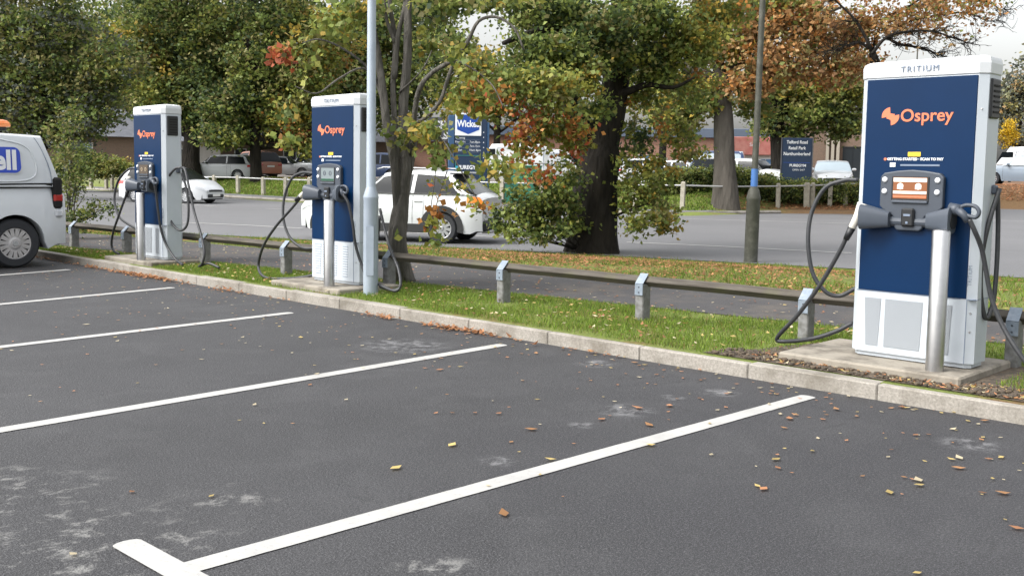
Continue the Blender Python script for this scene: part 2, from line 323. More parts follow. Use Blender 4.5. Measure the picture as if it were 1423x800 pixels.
# numpy quads with a colour per face
def quads(name,V,cols,m,parent=None):
    n=len(V)//4; me=bpy.data.meshes.new(name); me.vertices.add(n*4); me.vertices.foreach_set('co',V.astype(np.float32).ravel())
    me.loops.add(n*4); me.loops.foreach_set('vertex_index',np.arange(n*4,dtype=np.int32)); me.polygons.add(n)
    me.polygons.foreach_set('loop_start',np.arange(0,n*4,4,dtype=np.int32)); me.polygons.foreach_set('loop_total',np.full(n,4,dtype=np.int32))
    a=me.attributes.new('leafcol','FLOAT_COLOR','FACE'); a.data.foreach_set('color',np.concatenate([cols,np.ones((n,1))],1).astype(np.float32).ravel())
    me.materials.append(m); me.update(); me.validate(); o=bpy.data.objects.new(name,me); COL.objects.link(o)
    if parent:o.parent=parent
    return o
def leafverts(pos,size,flat=.35,aspect=.62,droop=0):
    n=len(pos); d=RNG.normal(size=(n,3)); d[:,2]=d[:,2]*(1-flat)-droop; d/=np.linalg.norm(d,axis=1)[:,None]
    q=RNG.normal(size=(n,3)); q-=d*np.sum(q*d,1)[:,None]; q/=np.linalg.norm(q,axis=1)[:,None]
    nn=np.cross(d,q); L=size*RNG.uniform(.6,1.25,n)[:,None]
    V=np.empty((n,4,3)); V[:,0]=pos; V[:,1]=pos+d*L*.5+q*L*aspect*.5+nn*L*.12; V[:,2]=pos+d*L; V[:,3]=pos+d*L*.5-q*L*aspect*.5+nn*L*.12
    return V.reshape(-1,3)
PAL=dict(dark=(0.042, 0.067, 0.026),deep=(0.068, 0.101, 0.036),green=(0.124, 0.168, 0.046),mid=(0.191, 0.231, 0.058),lime=(0.247, 0.253, 0.055),yel=(0.374, 0.266, 0.053),olive=(0.224, 0.208, 0.08),orange=(0.378, 0.169, 0.047),red=(0.357, 0.09, 0.038),brown=(0.27, 0.15, 0.07),rust=(0.4, 0.215, 0.085),grey=(0.13, 0.145, 0.12),pale=(0.25, 0.26, 0.15),gold=(0.55, 0.38, 0.03),tan=(0.44, 0.3, 0.14))
def mixcols(keys,wts,n):
    w=np.array(wts,float); w/=w.sum(); k=RNG.choice(len(keys),n,p=w); c=np.array([PAL[i] for i in keys])[k]; return c
def lobe_clusters(c,r,n):
    p=RNG.normal(size=(n,3)); p/=np.linalg.norm(p,axis=1)[:,None]; p*=RNG.uniform(0,1,(n,1))**.42; return np.array(c)+p*np.array(r)
def crown(name,lobes,parent,loc,leaves,size,spread,pal,jitter=.25,**k):
    """lobes: (centre, radii, clusters[, palette]); each cluster is a twig end with its leaves"""
    PV_=[];PC=[]
    for L in lobes:
        c,r,n=L[:3]; pk=L[3] if len(L)>3 else pal
        cl=lobe_clusters(c,r,n); cc=mixcols(pk[0],pk[1],n)*RNG.uniform(.7,1.35,(n,1))
        idx=np.repeat(np.arange(n),leaves); sp=spread*RNG.uniform(.6,1.3,(n,1))[idx]
        pos=cl[idx]+RNG.normal(size=(len(idx),3))*sp*np.array([1,1,.6])
        own=mixcols(pk[0],pk[1],len(idx)); mixf=RNG.uniform(0,1,(len(idx),1))<jitter
        PC.append(np.where(mixf,own,cc[idx])*RNG.uniform(.75,1.3,(len(idx),1))); PV_.append(pos)
    pos=np.concatenate(PV_)-np.array(loc); col=np.concatenate(PC)
    return quads(name,leafverts(pos,size,**k),col,M['leaf'],parent)
def limb(mb,a,b,r0,r1,n=7,wob=.06,seg=7,sag=0):
    a=np.array(a,float);b=np.array(b,float); L=np.linalg.norm(b-a); pts=[]
    w=np.zeros(3)
    for i in range(seg+1):
        t=i/seg; w=w*.7+RNG.normal(size=3)*wob*L*.35
        pts.append(a+(b-a)*t+w*math.sin(PI*t)**.5*(0 if i in(0,seg) else 1)+np.array([0,0,sag*L*math.sin(PI*t)]))
    mb.tube(pts,[r0+(r1-r0)*(i/seg)**.8 for i in range(seg+1)],n); return pts
def trunk_mesh(name,pts,rads,bark,parent,loc,n=20,rough=.06,flare=.25):
    P=spline(pts,6); m=len(P); Rr=np.interp(np.linspace(0,1,m),np.linspace(0,1,len(rads)),rads); ph=RNG.uniform(0,6.3,4)
    rings=[]
    for i,p in enumerate(P):
        h=i/m; ring=[]
        for k in range(n):
            a=2*PI*k/n; f=1+rough*math.sin(3*a+ph[0]+h*2)+rough*.7*math.sin(5*a+ph[1]-h*5)+rough*.5*math.sin(9*a+ph[2]+h*9)+flare*math.exp(-h*14)*(1+.5*math.sin(5*a+ph[3]))
            ring.append(np.array(p)-np.array(loc)+Rr[i]*f*np.array([math.cos(a),math.sin(a),0]))
        rings.append(ring)
    mb=MB(); mb.loft(rings); return mb.build(name,bark,parent,smooth=True)
def tree(name,label,cat,base,trunkpts,rads,bark,lobes,leaves,size,spread,pal,group=None,twigs=3,limb_r=.35,extra=None,flare=.25,jitter=.25,limbs=True,nround=20,**k):
    t=thing(name,label,cat,base,0,group)
    trunk_mesh('trunk',[np.array(p) for p in trunkpts],rads,bark,t,base,flare=flare,n=nround)
    top=np.array(trunkpts[-1]); mb=MB(); cnt=0
    if limbs:
        for L in lobes:
            c=np.array(L[0]); P0=np.array(trunkpts[-1]) if c[2]>trunkpts[-1][2] else np.array(trunkpts[len(trunkpts)//2])
            r0=rads[-1]*limb_r*2; d=np.linalg.norm(c-P0)
            if d<.3: continue
            pts=limb(mb,P0-np.array(base),c-np.array(base),r0,r0*.3,seg=7); cnt+=1
            for q in range(twigs):
                s_=pts[RNG.integers(2,7)]; e=lobe_clusters(c,L[1],1)[0]-np.array(base); limb(mb,s_,e,r0*.28,r0*.06,n=5,seg=5)
    if extra:
        for pts,r0,r1 in extra:
            Q=spline([np.array(p)-np.array(base) for p in pts],4); mb.tube(Q,[r0+(r1-r0)*i/(len(Q)-1) for i in range(len(Q))],7); cnt+=1
    if cnt: mb.build('limbs',bark,t,smooth=True)
    crown('crown',lobes,t,base,leaves,size,spread,pal,jitter,**k)
    return t
# ------------------------------------------------------------------ ground
def grid(name,xs,ys,zf,m,xyf=None,label=None,kind='structure'):
    X,Y=np.meshgrid(xs,ys); 
    if xyf: X,Y=xyf(X,Y)
    Z=zf(X,Y); V=np.stack([X,Y,Z],-1).reshape(-1,3); nx=len(xs); ny=len(ys)
    i=np.arange((ny-1)*(nx-1)); r=i//(nx-1); c=i%(nx-1); a=r*nx+c
    F=np.stack([a,a+1,a+nx+1,a+nx],-1)
    me=bpy.data.meshes.new(name); me.from_pydata(V.tolist(),[],F.tolist()); me.materials.append(m); me.shade_smooth()
    o=bpy.data.objects.new(name,me); COL.objects.link(o); return tag(o,kind=kind)
def ax(*seg):
    out=[]
    for a,b,n in seg: out+=list(np.linspace(a,b,n,endpoint=False))
    return out+[seg[-1][1]]
def axb(a0,a,b,b1,n): return list(a-np.geomspace(1,abs(a0-a)+1,14)[::-1]+1)[:-1]+list(np.linspace(a,b,n))+list(b+np.geomspace(1,b1-b+1,14)-1)[1:]
grid('ground',axb(-900,-80,40,600,241),sorted(axb(-300,-10,120,1200,200)+[.04,.0601,.061,.1]),lambda x,y:g(x,y),M['turf'])
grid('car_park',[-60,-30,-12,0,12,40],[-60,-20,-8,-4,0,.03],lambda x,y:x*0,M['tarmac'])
# public road: follows the terrain between its kerbs
NEAR=11.75
def roadxy(s,t):
    far=farmain(s); d=NEAR+(far-NEAR)*t; return XY(s,d)
grid('road',np.linspace(-105,60,160),np.linspace(0,1,60),lambda x,y:g(x,y)+.012,M['road'],roadxy)
grid('footpath',np.linspace(-60,30,120),np.linspace(0,1,8),lambda x,y:g(x,y)+.006,M['path'],lambda x,t:(x,1.55+.125*(x+4.6)+t*2.05 if True else 0))
def farpath(s,t): return XY(s,farmain(s)+.25+t*1.5)
grid('far_footpath',np.linspace(-100,-9,90),np.linspace(0,1,4),lambda x,y:g(x,y)+.02,M['road'],farpath)
# far pavement by the side road
mb=MB()
for s in np.arange(-100,-8,3.):
    p=[XY(s+k*1.5,float(farmain(s+k*1.5))+.08) for k in range(3)]
    mb.tube([(q[0],q[1],float(g(q[0],q[1]))+.06) for q in p],.09,6)
tag(mb.build('road_kerb',M['kerb']),kind='structure')
# kerb stones
mb=MB(); x=-30.
while x<6:
    L=.915; mb.box((x+L/2,.06,.0),(L-.004,.125,.2+RNG.uniform(-.002,.002)),0,.008); x+=L
k=mb.build('kerb',M['kerb']); k.location=(0,0,0); tag(k,kind='structure')
# bay lines, each painted on the tarmac
def strip(name,a,b,w,z,label,group='white parking bay lines',tb=None,tc=True):
    a=np.array(a[:2]);b=np.array(b[:2]); d=(b-a)/np.linalg.norm(b-a); n=np.array([-d[1],d[0]])*w/2; mb=MB()
    N=40; L=[];Rr=[]
    for i in range(N+1):
        p=a+(b-a)*i/N; j=RNG.uniform(-.002,.002,2); L.append((*(p+n*(1+j[0]*10)),z)); Rr.append((*(p-n*(1+j[1]*10)),z))
    rg=[[l,r] for l,r in zip(L,Rr)]
    mb.loft(rg,False,False)
    if tc:
        for cx,dd in ((b,d),):
            arc=[(*(cx+n*math.cos(t)+dd*w*.28*math.sin(t)),z) for t in np.linspace(0,PI,9)]; mb.add(arc,[tuple(range(9))])
    if tb: 
        for q in ((b if tb=='b' else a),):
            e=np.array([1.,0]); c=q; 
            pts=[(c[0]-.36,c[1]-w/2),(c[0]+.36,c[1]-w/2),(c[0]+.36,c[1]+w/2),(c[0]-.36,c[1]+w/2)]
            rr=[]
            for sx in (1,-1):
                for t in np.linspace(-PI/2,PI/2,7): rr.append((c[0]+sx*(.36+.03*math.cos(t)),c[1]+sx*w/2*math.sin(t),z+.0015))
            mb.add(rr,[tuple(range(len(rr)))])
    o=mb.build(name,M['paint']); return tag(o,kind='structure')
ends=[((1122,551.5),(500,723.4)),((697,479.5),(0,598)),((402,435),(0,482.4)),((238,400),(0,423)),((94,375),(0,382.6))]
for i,(e,f_) in enumerate(ends):
    b=atz(*e,0)[:2]; f2=atz(*f_,0)[:2]; d=(f2-b)/np.linalg.norm(f2-b); a=b+d*((-4.47-b[1])/d[1])
    strip('bay_marking',a,b,.108,.004,'',tb='a')
strip('bay_marking',(3.3,-4.47),(3.2,-.25),.1,.004,'',tb='a')
# road markings
def rmark(pts,w,dz=.02):
    P=[np.array(p,float) for p in pts]; rg=[]
    for i,p in enumerate(P):
        t=P[min(i+1,len(P)-1)]-P[max(i-1,0)]; t/=np.linalg.norm(t); n=np.array([-t[1],t[0]])*w/2
        rg.append([(*(p+n),float(g(*(p+n)))+dz),(*(p-n),float(g(*(p-n)))+dz)])
    mb=MB(); mb.loft(rg,False,False); return tag(mb.build('road_marking',M['paint']),kind='structure')
for s0,s1,d in [(-6.2,-1.2,15.6),(-13,-7.9,15.3),(-20,-15,15.2),(2.5,6,16.2)]: rmark([XY(s,d+.1*math.sin(s)) for s in np.linspace(s0,s1,8)],.17)
for s0 in np.arange(-60,-10,6.): rmark([XY(s,float(farmain(s))-6.5) for s in np.linspace(s0,s0+3.5,4)],.12)
rmark([XY(s,29.2+.15*(s+6)) for s in np.linspace(-9,1,8)],.15)
for s0 in (1,6): rmark([XY(s,37) for s in np.linspace(s0,s0+2,3)],.12)
# ------------------------------------------------------------------ chargers
CH=[(-9.44,.39,.162),(-5.61,.516,.162),(.623,.611,.162)]
def slab(x0,x1,y0,y1,label):
    mb=MB(); mb.box(((x0+x1)/2,(y0+y1)/2,.07),(x1-x0,y1-y0,.17),0,.012); return tag(mb.build('concrete_slab',M['conc']),label,'slab','concrete slabs under the chargers')
slab(-9.78,-8.47,.13,.9,'pale concrete slab under the charger nearest the white van')
slab(-5.85,-4.62,.17,.98,'pale concrete slab under the charger behind the lamp post')
slab(.25,1.50,.30,1.22,'large pale concrete slab with bare soil round it under the nearest charger on the right')
def outline(z,grow=0,W=.78,D=.28):
    q=grow
    return [(.048-q*.6,0-q,z),(W+q*.2,0-q,z),(W+.05+q,.04-q*.4,z),(W+.05+q,.24+q*.4,z),(W,D+q,z),(.04,D+q,z),(0-q,D-.04+q*.4,z),(0-q,.05-q*.4,z)]
def charger(idx,label,scr,cables,plug_pts):
    o=np.array(CH[idx]); t=thing('ev_charger',label,'car charger',o,0,'white and navy electric car chargers in a row')
    mb=MB(); mb.loft([outline(.03),outline(1.875)]); mb.loft([outline(0,-.02),outline(.032,-.02)]); b=mb.build('cabinet',M['white'],t)
    # seam shadow gaps on the right facet
    mb=MB(); mb.box((.78,-.0005,.24),(.004,.004,.42)); mb.box((.39,-.001,.447),(.70,.003,.005)); mb.box((.805,.018,.447),(.05,.05,.004),R(39)); mb.box((.8305,.14,.447),(.004,.2,.004)); mb.build('panel_seam',M['greyprint'],t)
    # cap: rounded lid with a crowned top
    mb=MB(); rings=[outline(1.876,.002),outline(1.882,.007),outline(1.945,.008)]
    for k,(dz,ins) in enumerate([(1.960,.003),(1.972,-.004),(1.979,-.035),(1.984,-.09)]):
        rg=outline(dz,ins if ins>-.05 else ins); rings.append([(p[0],p[1],p[2]+.022*(1-((p[0]-.5)/.52)**2)*(1 if k else .5)) for p in rg])
    mb.loft(rings); mb.build('cap',M['cap'],t,bev=.004)
    mb=MB(); mb.box((.72,.16,1.985),(.1,.08,.02),0,.006); mb.build('top_vent',M['black'],t)
    # navy front panel
    mb=MB(); mb.box((.414,-.003,(.451+1.868)/2),(.725,.008,1.868-.451),0,.003); mb.build('front_panel',M['blue'],t)
    # perforated sheets of the lower door
    gm=M['louvre'] if scr=='grey' else M['grille']
    for a,b_ in ((.10,.215),(.245,.50),(.60,.69)):
        w=b_-a
        mb=MB(); V=[(a,-.003,.40),(b_,-.003,.40),(b_-.012,-.003,.075),(a+.018 if a<.2 else a,-.003,.075)]
        mb.add(V+[(p[0],.004,p[2]) for p in V],[(3,2,1,0),(0,1,5,4),(1,2,6,5),(2,3,7,6),(3,0,4,7)]); fixn(mb.build('vent_grille',gm,t))
    # side vent near the top
    mb=MB(); mb.box((.836,.13,1.725),(.02,.15,.25),0,.008); sv=mb.build('side_vent',M['black'],t)
    mb=MB()
    for i in range(6): mb.box((.848,.135,1.64+i*.033),(.006,.10,.012))
    mb.build('louvre',M['under'],sv)
    keep=set(t.children)
    # centre console, display and card reader
    bz=[(.19,1.19),(.19,1.385),(.215,1.41),(.30,1.424),(.40,1.432),(.50,1.424),(.585,1.41),(.61,1.385),(.61,1.19),(.585,1.165),(.50,1.128),(.485,1.10),(.485,1.05),(.465,1.032),(.315,1.032),(.298,1.05),(.298,1.10),(.28,1.128),(.215,1.165)]
    mb=MB(); mb.prism_y(bz,-.045,-.004); bo=fixn(mb.build('console',M['dark'],t,bev=.008))
    sm_={'on':'screen_on','grey':'screen_grey','dim':'screen_dim'}[scr]
    mb=MB(); mb.box((.395,-.0465,1.305),(.25,.006,.165),0,.002); mb.build('bezel',M['black'],bo)
    mb=MB(); mb.box((.395,-.050,1.312),(.225,.004,.14)); s_=mb.build('display',M[sm_],bo)
    mb=MB()
    if scr=='on':
        mb.box((.395,-.0525,1.365),(.222,.003,.026)); mb.box((.395,-.0525,1.283),(.222,.003,.018))
        for x in (.33,.45): mb.lathe([(0,-.0535),(.02,-.0535),(.024,-.05)],16,(x,0,1.323),'y'); mb.box((x,-.0525,1.32),(.04,.003,.03))
        mb.build('display_text',M['screen_white'],s_); mb=MB(); mb.box((.395,-.0525,1.256),(.222,.002,.012)); mb.build('display_band',M['orange'],s_)
    else:
        for x in (.345,.445):
            mb=MB(); mb.lathe([(.016,-.0525),(.022,-.0535),(.026,-.0525)],16,(x,0,1.325),'y'); mb.box((x,-.0525,1.325),(.036,.002,.006)); mb.build('display_icon',M['dark'] if scr=='grey' else M['tan'],s_)
        mb=MB(); mb.box((.395,-.0525,1.256),(.22,.002,.022)); mb.build('display_band',M['green'] if scr=='grey' else M['dark'],s_)
    mb=MB(); mb.box((.395,-.052,1.222),(.24,.016,.018),0,.004); mb.build('display_lip',M['mid'],bo)
    for x in (.222,.572):
        for z in (1.365,1.288):
            mb=MB(); mb.lathe([(0,-.056),(.014,-.056),(.018,-.05),(.018,-.04)],18,(x,0,z),'y'); mb.build('button',M['print'],bo,smooth=True)
    mb=MB(); mb.box((.392,-.055,1.12),(.085,.03,.12),0,.01); cr=mb.build('card_reader',M['black'],bo)
    mb=MB(); mb.box((.392,-.072,1.135),(.045,.004,.014)); mb.build('reader_slot',M['greyprint'],cr); mb=MB(); mb.box((.392,-.072,1.085),(.016,.004,.016),0,.003); mb.build('reader_light',M['greyprint'],cr)
    for q_,(x_,z_) in enumerate(((.80,.10),(.80,.40),(.80,.52),(.80,1.82))):
        mb=MB(); mb.lathe([(0,.012),(.006,.012),(.007,.02)],8,(x_,0,z_),'y'); mb.build('screw',M['steel'],t)
    # print
    text('Osprey',.114,(.462,-.009,1.783),'charger_logo_text',M['orange'],t,bold=.0018,sx=1.0)
    mb=MB(); cx,cz,r=.222,1.785,.060
    mb.add([(cx,-.0085,cz)]+[(cx+r*math.cos(a),-.0085,cz+r*math.sin(a)) for a in np.linspace(R(95),R(190),10)],[tuple(range(11))])
    mb.add([(cx,-.0085,cz)]+[(cx+r*math.cos(a),-.0085,cz+r*math.sin(a)) for a in np.linspace(R(275),R(370),10)],[tuple(range(11))])
    mb.add([(cx-.004,-.0087,cz+.02),(cx+.03,-.0087,cz+.014),(cx+.012,-.0087,cz-.03),(cx-.03,-.0087,cz-.012)],[(0,1,2,3)])
    mb.build('charger_logo_emblem',M['orange'],t)
    text('TRITIUM',.056,(.405,-.012,1.925),'maker_name',M['greyprint'],t,space=1.25)
    text('TRITIUM',.035,(.789,-.006+.014,.60),'side_lettering',M['greyprint'],t,rot=(PI/2,-PI/2,R(39)))
    mb=MB(); mb.box((.395,-.0085,1.533),(.085,.003,.03),0,.001); mb.build('yellow_label',M['yellow'],t)
    text('GETTING STARTED · SCAN TO PAY',.0235,(.40,-.0085,1.501),'instruction_text',M['print'],t,bold=.0008)
    mb=MB(); mb.box((.253,-.0085,1.464),(.038,.003,.028),0,.001); mb.build('instruction_icon',M['print'],t); mb=MB(); mb.lathe([(0,-.0095),(.010,-.0095),(.010,-.007)],14,(.20,0,1.501),'y'); mb.build('instruction_icon',M['orange'],t); mb=MB(); mb.box((.435,-.0085,1.462),(.26,.002,.011)); mb.build('instruction_line',M['greyprint'],t)
    # plug holsters: wedge boots opening outwards to each side
    def boot(sx):
        rings=[]
        for u,hw,hz,y0 in ((0,.040,.052,-.045),(.06,.055,.064,-.06),(.172,.074,.086,-.09),(.178,.060,.072,-.09)):
            x=.395+sx*(.125+u); z=1.10+.012*u/.15
            rings.append([(x,y0-hw*math.cos(a)*(abs(math.cos(a))**-.45 if abs(math.cos(a))>.05 else 1),z+hz*math.sin(a)*(abs(math.sin(a))**-.45 if abs(math.sin(a))>.05 else 1)) for a in np.linspace(0,2*PI,16,endpoint=False)+.2])
        mb=MB(); mb.loft(rings); o_=fixn(mb.build('plug_holster',M['mid'],t,smooth='auto'))
        x=.395+sx*.304; mb=MB(); mb.tube([(x,-.085,1.112),(x+sx*.004,-.085,1.112)],.055,16); mb.build('holster_mouth',M['black'],o_)
    boot(-1); boot(1)
    mb=MB(); mb.tube([(.25,-.02,1.09),(.54,-.02,1.09)],.035,12); mb.build('holster_arm',M['dark'],t)
    for o_ in [c for c in COL.objects if c.parent==t and c not in keep and c.name.split('.')[0] not in ('maker_name','side_lettering')]: o_.location.z-=.162
    # connectors
    for kind,pts in plug_pts:
        L=[np.array(p)-o for p in pts]
        if kind=='white':
            mb=MB(); mb.tube(spline(L,5),list(np.interp(np.linspace(0,1,(len(L)-1)*5+1),[0,.25,.6,.9,1],[.036,.034,.027,.024,.02])),14); pl=mb.build('plug_handle',M['offwhite'],t,smooth=True)
            d=(L[-1]-L[-2]); d/=np.linalg.norm(d); mb=MB(); mb.tube([L[-1]-d*.02,L[-1]+d*.07],[.027,.02],12); mb.build('handle_collar',M['black'],pl,smooth=True)
        else:
            c=L[0]; mb=MB(); mb.tube([c+(-.05,0,0),c+(.02,0,-.005)],[.042,.036],16)
            lp=spline([c+(.0,-.01,.0),c+(.05,-.01,.028),c+(.11,-.01,.022),c+(.135,-.01,-.012),c+(.115,-.01,-.045),c+(.06,-.01,-.035),c+(.0,-.01,-.02)],5)
            mb.tube(lp,.013,9); mb.tube([c+(.0,-.01,.0),c+(.045,-.012,-.035),c+(.07,-.012,-.075)],[.03,.024,.02],12); mb.build('plug_handle',M['dark'],t,smooth=True)
    for pts in cables:
        mb=MB(); mb.tube(spline([np.array(p)-o for p in pts],8),.0155,10); mb.build('cable',M['rubber'],t,smooth=True)
    for sx in (0,.83):
        mb=MB(); mb.box((sx+(.012 if sx else -.012),.2,1.15),(.035,.05,.06),0,.01); mb.build('cable_bracket',M['mid'],t)
    return t
M['tan']=mat('display_text_tan',(.3,.24,.16),.4)
def yy(Y,*pts):
    out=[]
    for px,py,*dy in pts:
        p=aty(px,py,Y+(dy[0] if dy else 0))
        if p[2]<.13: p=atz(px,py,.13)
        out.append(p)
    return out
def clampz(P): return [np.array([p[0],p[1],max(p[2],float(g(p[0],p[1]))+.02)]) for p in P]
# nearest charger
Y=.611
charger(2,'nearest charger at the right with lit orange display and cables dangling both sides','on',
 [yy(Y,(1181,318,-.1),(1168,347,-.1),(1140,395,-.08),(1108,438,-.05),(1080,469,0),(1092,474,.02),(1130,470,.1),(1162,460,.15),(1186,448,.2)),
  yy(Y,(1192,250,.2),(1172,251,.2),(1146,262,.18),(1128,295,.15),(1123,335,.12),(1129,378,.12),(1146,404,.14),(1166,411,.18),(1190,400,.2)),
  yy(Y,(1347,305,-.1),(1355,322,-.08),(1364,345,-.03),(1370,375,.0),(1378,415,.02),(1392,450,.02),(1412,484,0),(1432,512,0)),
  yy(Y,(1389,262,.2),(1374,310,.12),(1364,360,.1),(1363,410,.12),(1370,442,.16),(1380,420,.22),(1385,370,.25),(1387,310,.27),(1386,264,.26))],
 [('white',yy(Y,(1199,283,-.085),(1193,298,-.1),(1182,320,-.11))),('black',yy(Y,(1331,291,-.085)))])
Y=.516
charger(1,'middle charger with a dim grey display, standing just behind the tall pale blue lamp post','grey',
 [yy(Y,(418,274,-.1),(405,290,-.1),(383,315,-.1),(366,342,-.06),(359,370,-.02),(368,385,0),(395,387,.05),(420,385,.1),(436,382,.15)),
  yy(Y,(436,241,.2),(420,240,.2),(405,249,.18),(395,275,.15),(394,305,.12),(403,330,.12),(420,344,.15),(436,345,.2)),
  yy(Y,(477,270,-.1),(484,283,-.08),(490,310,-.05),(494,340,-.02),(502,366,.02),(512,388,.02),(528,396,0),(548,404,.0),(556,400,.03)),
  yy(Y,(518,244,.2),(513,270,.15),(508,305,.12),(509,335,.14),(515,350,.2),(524,335,.25),(528,300,.25)),
  yy(Y,(528,290,.2),(535,320,.2),(544,350,.15),(554,375,.1),(556,398,.05),(545,403,.02),(528,398,.02))],
 [('white',yy(Y,(430,259,-.085),(426,265,-.1),(416,274,-.11))),('black',yy(Y,(473,262,-.085)))])
Y=.39
charger(0,'farthest charger beside the white van, one big cable loop on its white side','dim',
 [yy(Y,(177,268,-.1),(172,280,-.1),(165,300,-.1),(158,320,-.05),(155,338,-.02),(158,348,0),(166,353,.03)),
  yy(Y,(190,234,.2),(178,236,.2),(164,252,.18),(159,278,.15),(165,300,.13),(176,310,.15),(190,318,.2)),
  yy(Y,(215,258,-.1),(217,270,-.08),(220,295,-.05),(224,320,-.02),(232,342,.02),(244,360,.02),(254,368,0)),
  yy(Y,(252,233,.14),(243,235,.1),(233,250,.08),(231,280,.08),(238,308,.1),(250,320,.14),(260,312,.18),(262,285,.2),(258,258,.2),(252,240,.18)),
  yy(Y,(252,233,.14),(257,236,.12),(263,262,.1),(270,295,.08),(279,325,.05),(284,350,.02),(281,366,0),(277,370,0),(290,366,.05),(305,372,.1))],
 [('white',yy(Y,(179,246,-.085),(179,256,-.1),(177,266,-.11))),('black',yy(Y,(213,250,-.085)))])
# bollards
def bollard(x,y,h,label):
    t=thing('bollard',label,'bollard',(x,y,.155),0,'stainless steel bollards in front of the chargers')
    mb=MB(); mb.lathe([(.0,0),(.056,0),(.056,h-.012),(.050,h-.002),(.046,h)],40); mb.build('bollard_post',M['steel'],t,smooth='auto')
    mb=MB(); mb.lathe([(.047,h-.001),(.03,h+.003),(0,h+.004)],40); mb.build('bollard_cap',M['steel'],t,smooth=True)
bollard(1.285,.44,.90,'stainless steel bollard in front of the nearest charger, showing largest')
bollard(-4.96,.30,.895,'stainless steel bollard in front of the middle charger behind the lamp post')
bollard(-8.87,.20,.87,'stainless steel bollard in front of the farthest charger near the van')
# ------------------------------------------------------------------ knee rail
def fy(x): return 1.02+.045*(x+5)
px=[105,178,287,400,543,702,895,1122,1410]; XS=[]
for p in px:
    # intersect the column with the fence line at mid height
    lo,hi=-16,3
    for _ in range(40):
        m=(lo+hi)/2; q=np.array([m,fy(m),.25])-CAM; xx=CXP+FPX*(q@R2)/(q@FW)
        if xx<p: lo=m
        else: hi=m
    XS.append(lo)
XS=[XS[0]-3.4,XS[0]-1.7]+XS+[XS[-1]+1.6,XS[-1]+3.2]
names=['behind the white van','hidden beside the white van wheel','at the van rear bumper, half under the spindly shrub','just left of the farthest charger','just right of the farthest charger, with a rounded white top','just left of the middle charger','between the lamp post and the slim tree','first to the right of the slim tree','below and right of the big oak, bound with dark wire','just left of the nearest charger','at the right edge behind the thick cable','beyond the right edge','furthest beyond the right edge']
RZ=.44
for i,x in enumerate(XS):
    y=fy(x); t=thing('rail_post','grey timber knee rail post '+names[i],'post',(x,y,.08),math.atan(.045),'grey posts of the low knee rail')
    h=.345+RNG.uniform(-.008,.01); mb=MB(); mb.box((0,-.02,h/2-.05),(.085,.12,h+.1),0,.008); mb.build('post',M['postwood'],t)
    mb=MB(); th=.006; zt=RZ-.08-.018
    mb.prism_y([(0,0)],0,0) if False else None
    prof=[(.0,zt+.082),(-.084,zt-.002),(-.084,zt-.10)]
    for (y0,z0),(y1,z1) in zip(prof,prof[1:]):
        n=np.array([-(z1-z0),(y1-y0)]); n=n/np.linalg.norm(n)*th; n=-n if n[0]>0 else n
        V=[(sx*.0405,a,b) for sx in(-1,1) for a,b in((y0,z0),(y1,z1),(y1+n[0],z1+abs(n[1])),(y0+n[0],z0+abs(n[1])))]
        mb.add(V,[(0,1,2,3),(7,6,5,4),(0,4,5,1),(1,5,6,2),(2,6,7,3),(3,7,4,0)])
    fixn(mb.build('strap',M['galv'],t))
    for zz in(.03,.075):
        mb=MB(); mb.lathe([(0,-.094),(.006,-.094),(.008,-.09)],8,(0,0,zt-zz),'y'); mb.build('nail',M['dark'],t)
wire=MB(); 
for i in range(len(XS)-1):
    a,b=XS[i],XS[i+1]; L=math.hypot(b-a,fy(b)-fy(a)); mb=MB(); s=.048
    mb.loft([[(-L/2+.004,0,s),(-L/2+.004,s,0),(-L/2+.004,0,-s),(-L/2+.004,-s,0)],[(0,0,s+.004),(0,s,.004),(0,0,-s+.004),(0,-s,.004)],[(L/2-.004,0,s),(L/2-.004,s,0),(L/2-.004,0,-s),(L/2-.004,-s,0)]])
    o=fixn(mb.build('fence_rail',M['railwood'],bev=.006)); o.location=((a+b)/2,fy((a+b)/2),RZ); o.rotation_euler=(0,0,math.atan2(fy(b)-fy(a),b-a))
    nm=['behind the van front','behind the white van','beside the van rear','left of the farthest charger under the shrub','behind the farthest charger','between the farthest and the middle charger','behind the middle charger and lamp post','right of the slim tree trunk','in the middle of the long gap between chargers','ending just left of the nearest charger','behind the nearest charger','beyond the right edge'][i]
    tag(o,'weathered mossy timber rail set on edge, '+nm,'rail','weathered timber rails of the knee fence')
# lamp posts
lp=atz(515,409,.1); t=thing('lamp_post','tall pale blue painted lamp post in front of the middle charger','lamp post',lp,0)
mb=MB(); mb.lathe([(.0,-.1),(.076,-.1),(.076,.98),(.078,.985),(.078,1.0),(.05,1.09),(.048,1.1),(.036,5.6),(0,5.6)],36); mb.build('column',M['lamppaint'],t,smooth='auto')
mb=MB(); mb.box((.055,-.055,.45),(.004,.075,.5),R(-45)); mb.build('access_door',M['lamppaint'],t)
mb=MB(); mb.tube([(0,0,5.55),(0,0,5.75),(.3,-.05,5.85),(.7,-.1,5.87)],.03,10); mb.build('arm',M['lamppaint'],t,smooth=True)
mb=MB(); mb.box((.85,-.12,5.87),(.5,.2,.09),0,.03); mb.build('lamp_head',M['lamppaint'],t)
b=hit(1043,365); t=thing('lamp_post','old dark olive lamp post with a blue band, right of the big oak','lamp post',b,0)
t.rotation_euler=(0,R(.6),0)
mb=MB(); mb.lathe([(0,-.2),(.125,-.2),(.122,1.15),(.128,1.16),(.128,1.2),(.10,1.32),(.062,1.4),(.058,1.75),(.05,7.5),(0,7.5)],28); mb.build('column',M['oldpole'],t,smooth='auto')
